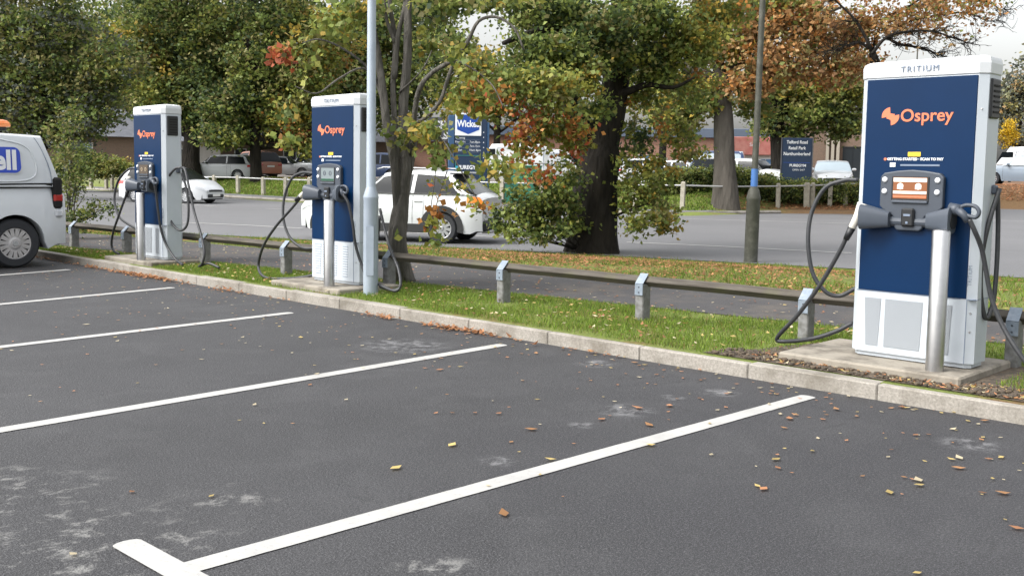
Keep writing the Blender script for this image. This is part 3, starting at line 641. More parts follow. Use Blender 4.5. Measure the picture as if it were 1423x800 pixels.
mb=MB(); mb.lathe([(.0635,1.40),(.0635,1.72)],28); mb.build('blue_band',M['bluetape'],t,smooth=True)
mb=MB(); mb.tube([(0,0,7.4),(.2,0,7.8),(.9,-.1,7.95)],.035,8); mb.box((1.1,-.1,7.93),(.6,.25,.12),0,.04); mb.build('lamp_head',M['oldpole'],t)
b=onground(1266,75); t=thing('lamp_post','thin distant lamp column rising behind the nearest charger','lamp post',b,0)
mb=MB(); mb.lathe([(0,0),(.11,0),(.09,1.4),(.06,1.5),(.045,13.5),(0,13.5)],10); mb.build('column',M['oldpole'],t)
mb=MB(); mb.tube([(0,0,13.4),(.6,.2,13.7),(1.2,.3,13.7)],.05,6); mb.build('lamp_head',M['oldpole'],t)
# ------------------------------------------------------------------ vehicles
def wheel(parent,x,y,r,w,style,spokes,side):
    sg=1 if y>0 else -1
    mb=MB(); mb.lathe([(r*.62,-w/2),(r*.9,-w/2),(r*.985,-w*.36),(r,-w*.2),(r,w*.2),(r*.985,w*.36),(r*.9,w/2),(r*.66,w/2),(r*.62,w*.42)],32,(x,y,r),'y'); 
    t=mb.build('wheel',M['tyre'],parent,smooth='auto'); yo=y+sg*w*.40
    mb=MB(); mb.lathe([(0,yo-sg*.03),(r*.64,yo-sg*.03)],24,(x,0,r),'y'); mb.build('rim_recess',M['rimdark'],t)
    mb=MB(); mb.lathe([(r*.58,yo),(r*.66,yo+sg*.012),(r*.67,yo-sg*.02),(r*.60,yo-sg*.02),(r*.58,yo)],32,(x,0,r),'y')
    hub=.17 if style=='alloy' else .30
    mb.lathe([(0,yo+sg*.018),(r*hub*.6,yo+sg*.018),(r*hub,yo-sg*.0),(r*hub,yo-sg*.025)],20,(x,0,r),'y')
    for k in range(spokes):
        a=2*PI*k/spokes+.1; wd=(.085 if style=='alloy' else .072)*r*(1 if spokes>8 else 1.6)
        def p(rr,off): return (x+rr*math.cos(a)-off*math.sin(a),r+rr*math.sin(a)+off*math.cos(a))
        q=[p(r*hub*.8,-wd*.8),p(r*.61,-wd*1.25),p(r*.61,wd*1.25),p(r*hub*.8,wd*.8)]
        mb.add([(u,yo-sg*.02,v) for u,v in q]+[(u,yo+sg*.006,v) for u,v in q],[(0,1,2,3),(7,6,5,4),(0,4,5,1),(1,5,6,2),(2,6,7,3),(3,7,4,0)])
    fixn(mb.build('rim',M['rim' if style=='alloy' else 'hub'],t))
    if style!='alloy':
        mb=MB(); mb.lathe([(0,yo+sg*.03),(r*.10,yo+sg*.03),(r*.12,yo+sg*.015)],16,(x,0,r),'y'); mb.build('hub_nut_cover',M['rim'],t)
def car(name,label,cat,loc,rz,paintm,L=4.3,W=1.8,H=1.5,zb=.95,zh=.88,zr=.9,r=.32,fo=.85,wb=2.6,gc=.2,xs=(.04,.5,.30,.56),tum=.30,style='alloy',spokes=10,group=None,ghm=None,cladding=False,pillars=True,roofm=None,van=False,open_top=False,lights=True,nose=.22):
    t=thing(name,label,cat,loc,rz,group); w0=W/2
    XR0=-L/2+xs[0]; XR1=-L/2+xs[1]; XW0=L/2-L*xs[2]+0; XW1=XW0-xs[3]*1.0
    ax_=(-L/2+(L-fo-wb), L/2-fo)
    def wid(x):
        d1=(x+L/2); d2=(L/2-x); f=1
        if d1<.35: f*=.90+.10*math.sin(PI/2*min(1,d1/.35))
        if d2<.9: f*=.70+.30*math.sin(PI/2*min(1,d2/.9))**.8
        return w0*f
    def top(x): return float(np.interp(x,[-L/2,-L/2+.05,XR0+.25,XW0-.1,XW0+.25,L/2-.35,L/2-.08,L/2],[zr-.10,zr,zb,zb-.01,zb-.02,zh-.06,zh-.2,zh-.3]))
    def bot(x):
        z=gc+.06*(abs(x)>L/2-.25)
        for a in ax_:
            d=abs(x-a); ra=r+.055
            if d<ra: z=max(z,r+math.sqrt(ra*ra-d*d))
        return min(z,top(x)-.06)
    def low(x,tt):
        z0,z1=bot(x),top(x); zz=z0+(z1-z0)*tt; h=(zz-gc)/(zb-gc)
        y=wid(x)*(.94+.06*math.sin(PI*min(1,max(0,h)*.85+.12))-.05*max(0,h-.75)*2)
        return (x,y,zz)
    X=sorted(set([round(v,4) for v in list(np.linspace(-L/2,L/2,34))+[a+k*(r+.055)*math.cos(q) for a in ax_ for k in(-1,1) for q in np.linspace(0.02,1.5,7)]]))
    rings=[]
    for x in X:
        h=[low(x,k/7) for k in range(8)]; zt=top(x)
        h+=[(x,h[-1][1]-.06,zt+.018),(x,h[-1][1]*.5,zt+.05 if not open_top else zt+.02)]
        rings.append([(x,0,bot(x))]+h+[(x,0,zt+.06 if not open_top else zt+.02)]+[(p[0],-p[1],p[2]) for p in h[::-1]])
    fixn(MB().loft(rings).build('body',paintm,t,smooth='auto'))
    mb=MB(); mb.box((0,0,(gc+.62)/2+.02),(L*.93,W*.80,.62-gc)); mb.build('underbody',M['under'],t)
    def zrf(x): 
        if XR1>XR0+.02: xsq=[XR0,XR1,(XR1+XW1)/2,XW1,XW0]
        return float(np.interp(x,xsq,[zb+.01,H-.045,H,H-.055,zb+.01]))
    def gh(x,tt):                                         # 0..1 side, 1..2 roof
        z=zrf(x); base=min(wid(x),w0)*(.985 if van else .945); e=max(z-.045,zb+.002)
        ys=lambda q: base-(q-zb)*tum-.10*max(0,(q-zb)-.25)
        if tt<=1: q=zb+(e-zb)*tt; return (x,ys(q),q)
        u=tt-1; y1=ys(e); a=min(1,u*3)*PI/2
        if u<.333: return (x,y1-.07*(1-math.cos(a)),e+.035*math.sin(a)*min(1,(z-zb)/.1))
        v=(u-.333)/.667; return (x,(y1-.07)*(1-v),e+.035+(z+.02-e-.035)*math.sin(v*PI/2))
    if not open_top:
        GX=sorted(set([round(v,4) for v in list(np.linspace(XR0,XW0,26))+[XR1,XW1]])); ts=[0,.2,.4,.6,.8,1,1.11,1.22,1.333,1.6,2.0]
        rings=[]
        for x in GX:
            h=[gh(x,q) for q in ts]; rings.append([(x,0,zb-.02)]+h[:-1]+[h[-1]]+[(p[0],-p[1],p[2]) for p in h[:-1][::-1]])
        gmm=ghm or M['glass']; fixn(MB().loft(rings).build('windows' if not van else 'load_body',gmm,t,smooth='auto'))
        def patch(mb,x0b,x0t,x1b,x1t,t0,t1,off=.008,both=True,nx=6,nt=6,fn=gh,sd=(1,-1)):
            for sg in sd:
                V=[];F=[]
                for j in range(nt+1):
                    tt=t0+(t1-t0)*j/nt
                    for i in range(nx+1):
                        a=x0b+(x0t-x0b)*j/nt; b=x1b+(x1t-x1b)*j/nt; x=min(max(a+(b-a)*i/nx,-L/2+.001),L/2-.001); p=fn(x,tt)
                        V.append((p[0],sg*(p[1]+off*(1 if tt<1.4 else 0)),p[2]+off*(1 if tt>1 else .2)))
                for j in range(nt):
                    for i in range(nx): k=j*(nx+1)+i; q=(k,k+1,k+nx+2,k+nx+1); F.append(q if sg<0 else q[::-1])
                mb.add(V,F)
            return mb
        if not van:
            mb=MB(); patch(mb,XR1-.06,XR1-.06,XW1+.04,XW1+.04,.90,2,.010,nx=10,nt=10); mb.build('roof',roofm or paintm,t,smooth=True)
            if pillars:
                xm=(XW0+XR0)/2+.0
                for args,nx_,of_ in (((XW0-.14,XW1-.02,XW0-.05,XW1+.06),3,.009),((XR0+.02,XR1-.12,XR0+.34,XR1+.10),3,.009),((xm-.04,xm-.06,xm+.04,xm+.02),1,.005)):
                    for sg_ in (1,-1): mb=MB(); patch(mb,*args,0,1,of_,nx=nx_,sd=(sg_,)); mb.build('pillar',paintm,t,smooth=True)
            mb=MB(); patch(mb,XR0+.25,XR0+.25,XW0-.12,XW0-.12,0,.05,.012,nx=8,nt=1); mb.build('window_trim',M['trim'],t)
        t_patch=patch
    else: t_patch=None
    def lowpatch(mb,x0,x1,t0,t1,off=.006,sides=(1,-1),nx=5,nt=3):
        for sg in sides:
            V=[];F=[]
            for j in range(nt+1):
                for i in range(nx+1):
                    x=x0+(x1-x0)*i/nx; p=low(min(max(x,-L/2+.001),L/2-.001),t0+(t1-t0)*j/nt); V.append((p[0]+(off if x>L/2-.01 else -off if x<-L/2+.01 else 0),sg*(p[1]+off),p[2]))
            for j in range(nt):
                for i in range(nx): k=j*(nx+1)+i; q=(k,k+1,k+nx+2,k+nx+1); F.append(q if sg<0 else q[::-1])
            mb.add(V,F)
        return mb
    # door shut lines
    if not van:
        for x in (ax_[1]-.45,(XW0+XR0)/2-.02,ax_[0]+.42):
            pts=[(p[0],p[1]+.001,p[2]) for p in [low(x,q) for q in (.12,.4,.7,.97)]]
            for sg in(1,-1): mb=MB(); mb.tube([(p[0],sg*p[1],p[2]) for p in pts],.006,4); mb.build('door_gap',M['under'],t)
        for x in ((XW0+XR0)/2+.17,ax_[0]+.55):
            for sg in (1,-1): p=low(x,.82); mb=MB(); mb.box((p[0],sg*(p[1]+.012),p[2]),(.2,.03,.03),0,.01); mb.build('door_handle',paintm,t)
        for sg in (1,-1):
            mb=MB(); mb.box((XW0-.28,sg*(w0+.06),zb+.09),(.13,.2,.13),0,.04); mb.build('mirror',paintm,t)
    if cladding:
        for a in ax_:
            for sg in(1,-1):
                mb=MB(); n=18; ra,rb=r+.045,r+.125; V=[];F=[]
                for k in range(n+1):
                    q=PI*k/n*1.12-PI*.06; 
                    for rr in (ra-.02,rb+.03):
                        xx=a+rr*math.cos(q); zz=r+rr*math.sin(q); y=w0*(.995 if abs(xx)<L/2-.3 else .975)+.012; V.append((xx,sg*y,max(zz,gc)))
                for k in range(n): F.append((2*k,2*k+1,2*k+3,2*k+2) if sg<0 else (2*k+2,2*k+3,2*k+1,2*k))
                mb.add(V,F); mb.build('arch_cladding',M['trim'],t)
        for sg in (1,-1): mb=MB(); mb.box((0,sg*(w0*.985),gc+.10),(wb-2*r-.1,.05,.19),0,.01); mb.build('sill_cladding',M['trim'],t)
        mb=MB(); mb.box((-L/2+.05,0,gc+.17),(.22,W*.86,.24),0,.06); mb.build('rear_bumper_cladding',M['trim'],t); mb=MB(); mb.box((L/2-.1,0,gc+.13),(.2,W*.72,.16),0,.05); mb.build('front_bumper_cladding',M['trim'],t)
        mb=MB(); mb.box((-L/2+.0,0,gc+.04),(.2,W*.6,.07),0,.02); mb.build('skid_plate',M['rim'],t)
    for a in ax_:
        for sg in(1,-1): wheel(t,a,sg*(w0-.125),r,.21,style,spokes,1)
    if lights and not van:
        for sg in(1,-1):
            mb=MB(); lowpatch(mb,-L/2,-L/2+.30,.76,.93,.010,(sg,)); p=low(-L/2,.85); mb.box((-L/2-.004,sg*(p[1]-.14),p[2]-.0),(.03,.26,.13),0,.01); mb.build('tail_light',M['red'],t)
            mb=MB(); lowpatch(mb,L/2-.42,L/2-.02,.72,.92,.008,(sg,)); mb.box((L/2-.02,sg*w0*.50,zh-.33),(.06,.34,.09),0,.02); mb.build('headlight',M['lens'],t)
        mb=MB(); mb.box((L/2-.01,0,zh-.30),(.10,W*.50,.08),0,.02); mb.build('grille',M['trim'],t); mb=MB(); mb.box((L/2-.01,0,gc+.17),(.12,W*.60,.15),0,.04); mb.build('lower_intake',M['trim'],t)
        for q,zq in((L/2+.055,gc+.20),(-L/2-.03,zr-.3)):
            mb=MB(); mb.box((q,0,zq),(.012,.52,.11),0,.004); mb.build('number_plate',M['plate'],t)
    return t,low,lowpatch,t_patch,dict(ax=ax_,top=top,gh=gh)
# white service van at the left
VL=4.4
vt,low,lowp,vp,info=car('parked_van','white panel van with amber roof beacon and blue logo panel at the left edge','van',(-11.17,-.14-VL/2,0),-PI/2,M['pvan'],L=VL,W=1.85,H=1.80,zb=1.07,zh=1.08,zr=1.05,r=.325,fo=.92,wb=2.785,gc=.24,xs=(.05,.30,.27,.62),tum=.07,style='steel',spokes=15,ghm=M['pvan'],van=True)
def vside(x,z,off=.004):
    zb=1.07
    y=low(x,.97)[1]
    if z>zb:
        g0=info['gh']; 
        lo_,hi_=0,2
        for _ in range(30):
            m=(lo_+hi_)/2
            if g0(x,m)[2]<z: lo_=m
            else: hi_=m
        y=g0(x,lo_)[1]
    return y+off
def vplate(name,m,poly,off,parent=vt):                 # closed outline on the van side (x from the tail, z)
    pts=[]; n=len(poly)
    V=[(-VL/2+x,vside(-VL/2+x,z,off),z) for x,z in poly]; mb=MB(); mb.add(V+[(p[0],p[1]-.02,p[2]) for p in V],[tuple(range(n)),tuple(range(2*n-1,n-1,-1))]+[(i,(i+1)%n,n+(i+1)%n,n+i) for i in range(n)])
    return fixn(mb.build(name,m,parent))
def rrect(x0,x1,z0,z1,r,n=5):
    out=[]
    for cx,cz,a0 in((x1-r,z1-r,0),(x0+r,z1-r,90),(x0+r,z0+r,180),(x1-r,z0+r,270)):
        for k in range(n+1): a=R(a0+90*k/n); out.append((cx+r*math.cos(a),cz+r*math.sin(a)))
    return out
vplate('logo_border',M['pwhite'],rrect(.585,1.75,1.235,1.60,.09),.012)
vplate('logo_panel',M['logoblue'],rrect(.60,1.73,1.25,1.585,.08),.016)
me=text('ell',.35,(-VL/2+.80,vside(-VL/2+.7,1.41,.024),1.405),'logo_text',M['print'],vt,rot=(PI/2+R(-3),0,PI),bold=.012,sx=.95)
vplate('side_strip',M['trim'],[(.20,1.12),(2.6,1.09),(2.6,1.03),(.20,1.055)],.034)
for s_ in (1,-1):
    mb=MB(); mb.box((-VL/2+.125,s_*.858,.985),(.13,.11,.42),0,.03); q_=mb.build('tail_light',M['under'],vt)
    mb=MB(); mb.box((-VL/2+.120,s_*.863,.92),(.128,.108,.11),0,.02); mb.build('red_lens',M['red'],q_)
    mb=MB(); mb.box((-VL/2+.115,s_*.862,.715),(.12,.11,.12),0,.03); mb.build('reflector',M['lens'],vt)
mb=MB(); gp=[(3.1,1.70),(1.2,1.70),(.72,1.66),(.50,1.58),(.42,1.42),(.40,1.30),(.44,1.20),(.62,1.145),(1.2,1.14),(3.1,1.13)]
mb.tube([(-VL/2+p[0],vside(-VL/2+float(p[0]),float(p[1]),.001),p[1]) for p in spline([(a,b,0) for a,b in gp],6)],.011,6); mb.build('panel_crease',M['pvan'],vt,smooth=True)
mb=MB()
for pts in ([(.02,.70),(.15,.72),(.20,.80),(.20,1.05),(.22,1.3),(.33,1.6),(.42,1.75)],[(.0,.50),(.28,.52),(.40,.60)],[(2.3,.4),(2.32,1.0),(2.34,1.6)]):
    mb=MB(); mb.tube([(-VL/2+float(p[0]),vside(-VL/2+float(p[0]),float(p[1]),.0),p[1]) for p in spline([(a,b,0) for a,b in pts],4)],.0045,5); mb.build('door_gap',M['greyprint'],vt)
mb=MB(); mb.tube([(-VL/2+q[0],vside(-VL/2+q[0],q[1],.0),q[1]) for q in rrect(.55,.80,.845,.93,.02)+[rrect(.55,.80,.845,.93,.02)[0]]],.004,4); mb.build('fuel_flap_gap',M['greyprint'],vt)
mb=MB()
for a in info['ax']:
    pts=[]
    for q in np.linspace(-.02,PI+.02,26):
        rr=.325+.10; x=a+rr*math.cos(q); z=.325+rr*math.sin(q); pts.append((x,vside(x,z,-.002),z))
    mb.tube(pts,.016,7)
mb.build('wheel_arch_lip',M['pvan'],vt,smooth=True)
mb=MB(); mb.box((-VL/2+.10,0,.44),(.20,1.66,.34),0,.07); mb.build('rear_bumper',M['pvan'],vt)
bx=-VL/2+.79; mb=MB(); mb.box((bx,.45,1.83),(.30,.20,.05),0,.01); mb.build('beacon_base',M['trim'],vt)
mb=MB(); mb.loft([[(bx+sx*a,.45+sy*b,z) for sx,sy in((1,1),(-1,1),(-1,-1),(1,-1))] for a,b,z in((.20,.12,1.853),(.20,.12,1.90),(.17,.10,1.935),(.12,.06,1.95))]); fixn(mb.build('beacon',M['beacon'],vt,bev=.012))
for s_ in (1,-1):
    mb=MB(); pg=[(1.0,1.12),(1.85,1.12),(1.55,1.62),(1.0,1.64)]
    V=[(x-.15,s_*(vside(x-.15,z,.006)),z) for x,z in pg]; mb.add(V+[(p[0],p[1]-s_*.02,p[2]) for p in V],[(0,1,2,3),(7,6,5,4),(0,4,5,1),(1,5,6,2),(2,6,7,3),(3,7,4,0)]); fixn(mb.build('cab_window',M['glass'],vt))
    mb=MB(); mb.box((1.15,s_*1.02,1.15),(.14,.2,.24),0,.04); mb.build('mirror',M['trim'],vt)
mb=MB(); V=[(XW,y,z) for XW,y,z in((1.0,-.66,1.72),(1.0,.66,1.72),(1.5,.76,1.2),(1.5,-.76,1.2))]; mb.add([(p[0]-.0,p[1],p[2]) for p in V]+[(p[0]-.05,p[1],p[2]-.03) for p in V],[(0,1,2,3),(7,6,5,4),(0,4,5,1),(1,5,6,2),(2,6,7,3),(3,7,4,0)]); fixn(mb.build('windscreen',M['glass'],vt))
# white crossover passing on the road
def place(name,label,cat,px,d,rel,pm,z=None,**k):
    p=onground(px,d)
    if z is not None: p[2]=z
    return car(name,label,cat,p,rightang(px)+R(rel),pm,**k)[0]
rw=np.array([-12.86,9.16]); hd=PI+R(29)
L_=4.35; c_=rw+np.array([math.cos(hd),math.sin(hd)])*(L_/2-(L_-.85-2.6))+np.array([-math.sin(hd),math.cos(hd)])*-.78
suv=car('driving_car','white crossover car with black wheel arch cladding driving behind the slim tree','car',(c_[0],c_[1],-.235),hd,M['pwhite'],L=L_,W=1.84,H=1.60,zb=1.08,zh=1.04,zr=1.06,r=.345,fo=.85,wb=2.6,gc=.24,xs=(.14,.78,.30,.78),tum=.42,spokes=10,cladding=True,lights=False)
st,slow,slp,_,_i=suv
for sg in (1,-1):
    mb=MB(); slp(mb,-L_/2,-L_/2+.34,.80,.97,.014,(sg,)); mb.build('tail_light',M['amber'],st)
    mb=MB(); slp(mb,L_/2-.5,L_/2-.03,.74,.93,.010,(sg,)); mb.build('headlight',M['lens'],st)
    mb=MB(); mb.tube([(-1.25,sg*.56,1.60),(-1.1,sg*.56,1.645),(.2,sg*.57,1.65),(.35,sg*.57,1.61)],.016,6); mb.build('roof_rail',M['rim'],st,smooth=True)
mb=MB(); mb.box((-L_/2+.66,0,1.555),(.34,1.15,.04),0,.015); mb.build('spoiler',M['pwhite'],st)
mb=MB(); mb.box((L_/2,0,.62),(.05,1.0,.16),0,.02); mb.build('grille',M['trim'],st)
# white hatchback further up the road, coming the other way
place('driving_car','white hatchback with black grille slots driving towards us behind the farthest charger','car',240,45,-38,M['pwhite'],L=4.4,W=1.8,H=1.55,zb=.98,zh=.86,zr=.98,r=.32,fo=.88,wb=2.65,gc=.17,xs=(.04,.5,.20,.85))
# parked beyond the far verge
pg='cars parked in the retail park beyond the far verge'
place('parked_car','silver grey hatchback with pale tailgate parked under the trees left of the slim far trunk','car',306,64,163,M['psilver'],group=pg,L=4.45,W=1.8,H=1.56,zb=1.0,zh=.95,zr=1.0,fo=.85,wb=2.7)
place('parked_car','burnt orange estate car half hidden behind the far tree trunk','car',353,69,118,M['porange'],group=pg,L=4.5,W=1.85,H=1.7,zb=1.02,zh=.98,zr=1.02,fo=.85,wb=2.7)
place('parked_car','pale grey car with dark roof, nose to the right, beside the far trunk','car',397,72,-14,M['pgrey'],group=pg,L=4.3,W=1.78,H=1.42,zb=.9,zh=.86,zr=.88,roofm=M['pdark'],xs=(.45,.95,.33,.5),fo=.82)
place('parked_car','white car nose just left of the middle charger','car',441,74,-150,M['pwhite'],group=pg,L=4.1,W=1.75,H=1.45)
place('parked_car','dark car roof visible above and behind the silver grey hatchback','car',334,82,170,M['pdark'],group=pg,L=4.5,W=1.8,H=1.5)
place('parked_van','grey van behind the pale grey car, left of the middle charger','van',428,88,170,M['pgrey'],group=pg,L=4.8,W=1.9,H=2.0,zb=1.1,zh=1.1,zr=1.1,xs=(.03,.3,.26,.6),tum=.12)
place('parked_car','dark blue car between the lamp post and the slim tree','car',516,62,172,M['pblue'],group=pg,L=4.3,W=1.8,H=1.62)
def farvan(px,d,rel,label,H=2.3,L=5.2):
    t,low_,lp_,_,i_=car('parked_van',label,'van',onground(px,d),rightang(px)+R(rel),M['pwhite'],L=L,W=1.95,H=H,zb=1.15,zh=1.15,zr=1.15,r=.34,xs=(.02,.14,.22,.7),tum=.06,ghm=M['pwhite'],van=True,group=pg)
    for sg in(1,-1):
        mb=MB(); yv=sg*.935; mb.add([(.55,yv,1.25),(1.45,yv,1.25),(1.15,yv*.965,H-.35),(.55,yv*.965,H-.35)],[(0,1,2,3)]); mb.build('cab_window',M['glass'],t)
        for x0,x1 in((-2.3,-1.0),(-.85,.4)): mb=MB(); mb.tube([(x0,yv*1.02,.7),(x0,yv*.99,H-.3),(x1,yv*.99,H-.3),(x1,yv*1.02,.7)],.02,4); mb.build('door_gap',M['greyprint'],t)
    return t
farvan(702,62,176,'long white panel van parked behind the navy totem sign')
farvan(770,66,5,'second white van parked left of the big oak trunk',H=2.1,L=4.8)
place('parked_car','white car parked behind the far grey trunk, left of the dark lamp post','car',985,50,-92,M['pwhite'],group=pg,L=4.3,W=1.8,H=1.45)
place('parked_car','white hatchback with pale windscreen parked behind the hedge right of the dark board sign','car',1156,50,-88,M['pwhite'],group=pg,L=4.3,W=1.82,H=1.46,ghm=M['vanglass'])
place('parked_car','white car between the dark lamp post and the two far trunks','car',1048,54,-25,M['pwhite'],group=pg,L=4.3,W=1.8,H=1.5)
place('parked_van','blue van with pale windows beyond the far grey trunk','van',982,64,175,M['pblue'],group=pg,L=4.9,W=1.9,H=2.1,zb=1.1,zh=1.1,zr=1.1,xs=(.03,.3,.26,.6),tum=.12,ghm=M['vanglass'])
place('parked_car','pale blue grey hatchback parked at the right edge past the nearest charger','car',1421,52,172,M['psb'],group=pg,L=4.2,W=1.78,H=1.5,ghm=M['vanglass'])
farvan(1424,62,170,'white van roof showing above the blue grey hatchback at the right edge',H=2.25)
place('parked_car','white car half hidden by the bush right of the big oak','car',905,60,10,M['pwhite'],group=pg,L=4.3,W=1.8,H=1.5)
place('parked_car','light silver car glimpsed under the big oak branches, left of the bush','car',925,66,160,M['psilver'],group=pg,L=4.3,W=1.8,H=1.5)
# ------------------------------------------------------------------ signs and far verge
p=onground(650,45.5); t=thing('totem_sign','tall navy retail park totem sign with a Wickes panel on top','sign',(p[0],p[1],p[2]),rightang(650)+R(3))
TH_=3.95
mb=MB(); mb.box((.10,0,TH_/2),(1.42,.42,TH_),0,.02); mb.build('sign_body',M['totem'],t)
mb=MB(); mb.box((-.74,-.02,TH_/2-.06),(.26,.44,TH_-.12),0,.02); mb.build('side_panel',M['totem2'],t)
mb=MB(); mb.box((.80+.06,-.0,TH_/2-.2),(.10,.40,TH_-.4),0,.02); mb.build('edge_panel',M['totem2'],t)
for k in range(10): text('·',.35,(.66,-.215,3.1-k*.22),'edge_lettering',M['print'],t)
yf=-.222
mb=MB(); mb.box((-.02,yf,3.45),(1.14,.02,.98)); mb.build('shop_panel',M['print'],t)
mb=MB(); mb.prism_y([(-.50,3.86),(.46,3.86),(.46,3.22),(-.02,3.02),(-.50,3.22)],yf-.018,yf-.008); fixn(mb.build('shop_badge',M['wblue'],t))
text('Wickes',.40,(-.02,yf-.024,3.46),'shop_name',M['print'],t,bold=.012,sx=.78)
for k,(a,b) in enumerate((('Opening',''),('Mon - Fri','7am-8pm'),('Sat','7am-7pm'),('Sun','10am-4pm'))):
    z=2.86-k*.175
    text(a,.12,(-.36,yf,z),'opening_hours',M['print'],t); 
    if k: text(b,.12,(.28,yf,z),'opening_hours',M['print'],t)
    mb=MB(); mb.box((-.02,yf+.006,z-.09),(1.0,.01,.012)); mb.build('divider',M['greyprint'],t)
mb=MB()
for c,d in(((-.02,yf,2.10),(1.10,.012,.025)),((.52,yf,1.55),(.025,.012,1.1)),((-.56,yf,1.55),(.025,.012,1.1))): mb.box(c,d)
mb.build('green_frame',mat('teal_frame',(.03,.20,.18),.5),t)
text('PUREGYM',.235,(.02,yf,1.58),'shop_name',M['print'],t,bold=.008,sx=.9)
mb=MB(); mb.box((-.50,yf,1.58),(.12,.01,.12),0,.003); mb.build('shop_emblem',mat('turquoise_mark',(.02,.35,.5),.5),t)
p=onground(1106,48.5); t=thing('board_sign','navy board sign naming the retail park, on the far verge behind the knee rail','sign',p,rightang(1106)+R(-2))
mb=MB(); mb.box((0,0,1.32),(1.36,.16,2.64),0,.02); mb.build('sign_body',M['totem'],t)
mb=MB(); mb.box((-.70,0,1.32),(.05,.2,2.68)); mb.box((.70,0,1.32),(.05,.2,2.68)); mb.build('sign_frame',M['roof'],t)
for k,s in enumerate(('Telford Road','Retail Park','Northumberland')): text(s,.215,(0,-.085,2.44-k*.27),'sign_lettering',M['print'],t,bold=.004,sx=.82)
text('PUREGYM',.17,(.06,-.085,1.36),'sign_lettering',M['print'],t,bold=.004); text('OPEN 24/7',.12,(.1,-.085,1.16),'sign_lettering',M['print'],t)
mb=MB(); mb.box((0,-.082,1.5),(1.2,.006,.02)); mb.build('divider',M['wblue'],t)
p=onground(727,44.5); t=thing('utility_cabinet','green street utility cabinet behind the rail left of the big oak','cabinet',p,rightang(727)+R(-5))
mb=MB(); mb.box((0,0,.85),(1.55,.5,1.62),0,.02); mb.build('housing',M['cabgreen'],t)
mb=MB(); mb.box((0,0,1.68),(1.62,.58,.06),0,.02); mb.build('lid',M['cabgreen'],t)
mb=MB(); mb.box((0,0,.03),(1.6,.55,.12)); mb.build('plinth',M['conc'],t)
mb=MB(); mb.box((0,-.254,.85),(.012,.006,1.5)); mb.build('door_gap',M['under'],t); mb=MB(); mb.box((-.1,-.262,.9),(.02,.02,.14)); mb.build('handle',M['under'],t)
# knee-high timber posts with a thin rail along the far verge
base=[(-40,262),(60,263),(150,264),(258,266.5),(331,269),(397,273.5),(500,278),(600,282),(700,285.5),(880,290),(1010,292),(1080,289.5),(1130,288),(1180,285)]
pxs=[-30,10,47,82,101,127,148,156,180,210,240,268,298,331,366,397,430,465,500,538,576,614,656,698,752,818,882,948,1010,1081,1121,1129,1153,1175,1199]
PP=[]
wh=['at the far left edge','at the left edge','over the van roof line','behind the van roof','left of the hedge','behind the shrub by the van','under the clipped hedge','beside the farthest charger','behind the farthest charger','behind the farthest charger body','behind the driving white hatchback tail','by the white hatchback nose','just right of the white hatchback bonnet','left of the slim far trunk','just right of the slim far trunk','below the pale grey car','left of the middle charger','behind the middle charger','behind the lamp post','behind the slim tree','behind the crossover window','behind the crossover roof','in front of the totem sign','between the totem sign and the green cabinet','right of the green cabinet','behind the big oak trunk','behind the bush of the big oak','right of the bush beside the big oak','in front of the far grey trunk','left of the navy board sign','right of the navy board sign','tight beside its neighbour at the navy board sign','second right of the navy board sign','left of the nearest charger','behind the nearest charger']
for i,x in enumerate(pxs):
    y=float(np.interp(x,[b[0] for b in base],[b[1] for b in base])); p=hit(x,y); PP.append(p)
    hh=(.98,1.12)[x>600]+RNG.uniform(-.03,.03); w=.17 if x not in(1121,) else .24
    mb=MB(); mb.loft([[(sx*w/2*f,sy*w/2*f,z) for sx,sy in((1,1),(-1,1),(-1,-1),(1,-1))] for f,z in((1,-.3),(1,hh-.06),(.6,hh))])
    o=mb.build('timber_post',M['farpost']); o.location=tuple(map(float,p)); o.rotation_euler=(0,RNG.uniform(-.02,.02),R(18)); tag(o,'pale timber post of the far rail, '+wh[i],'post','pale timber posts along the far verge')
for a,b,lab in((0,8,'left stretch of the thin pale rail, behind the van and shrub'),(8,18,'thin pale rail running behind the left two chargers'),(18,26,'thin pale rail behind the slim tree, crossover and totem sign'),(26,35,'thin pale rail in front of the hedge right of the big oak')):
    mb=MB(); pts=[(q[0],q[1],q[2]+(.86 if pxs[min(k+a,len(pxs)-1)]<600 else .97)) for k,q in enumerate(PP[a:b])]; mb.tube(pts,.035,6); tag(mb.build('verge_rail',M['farrail']),lab,'rail','thin rails of the far verge fence')
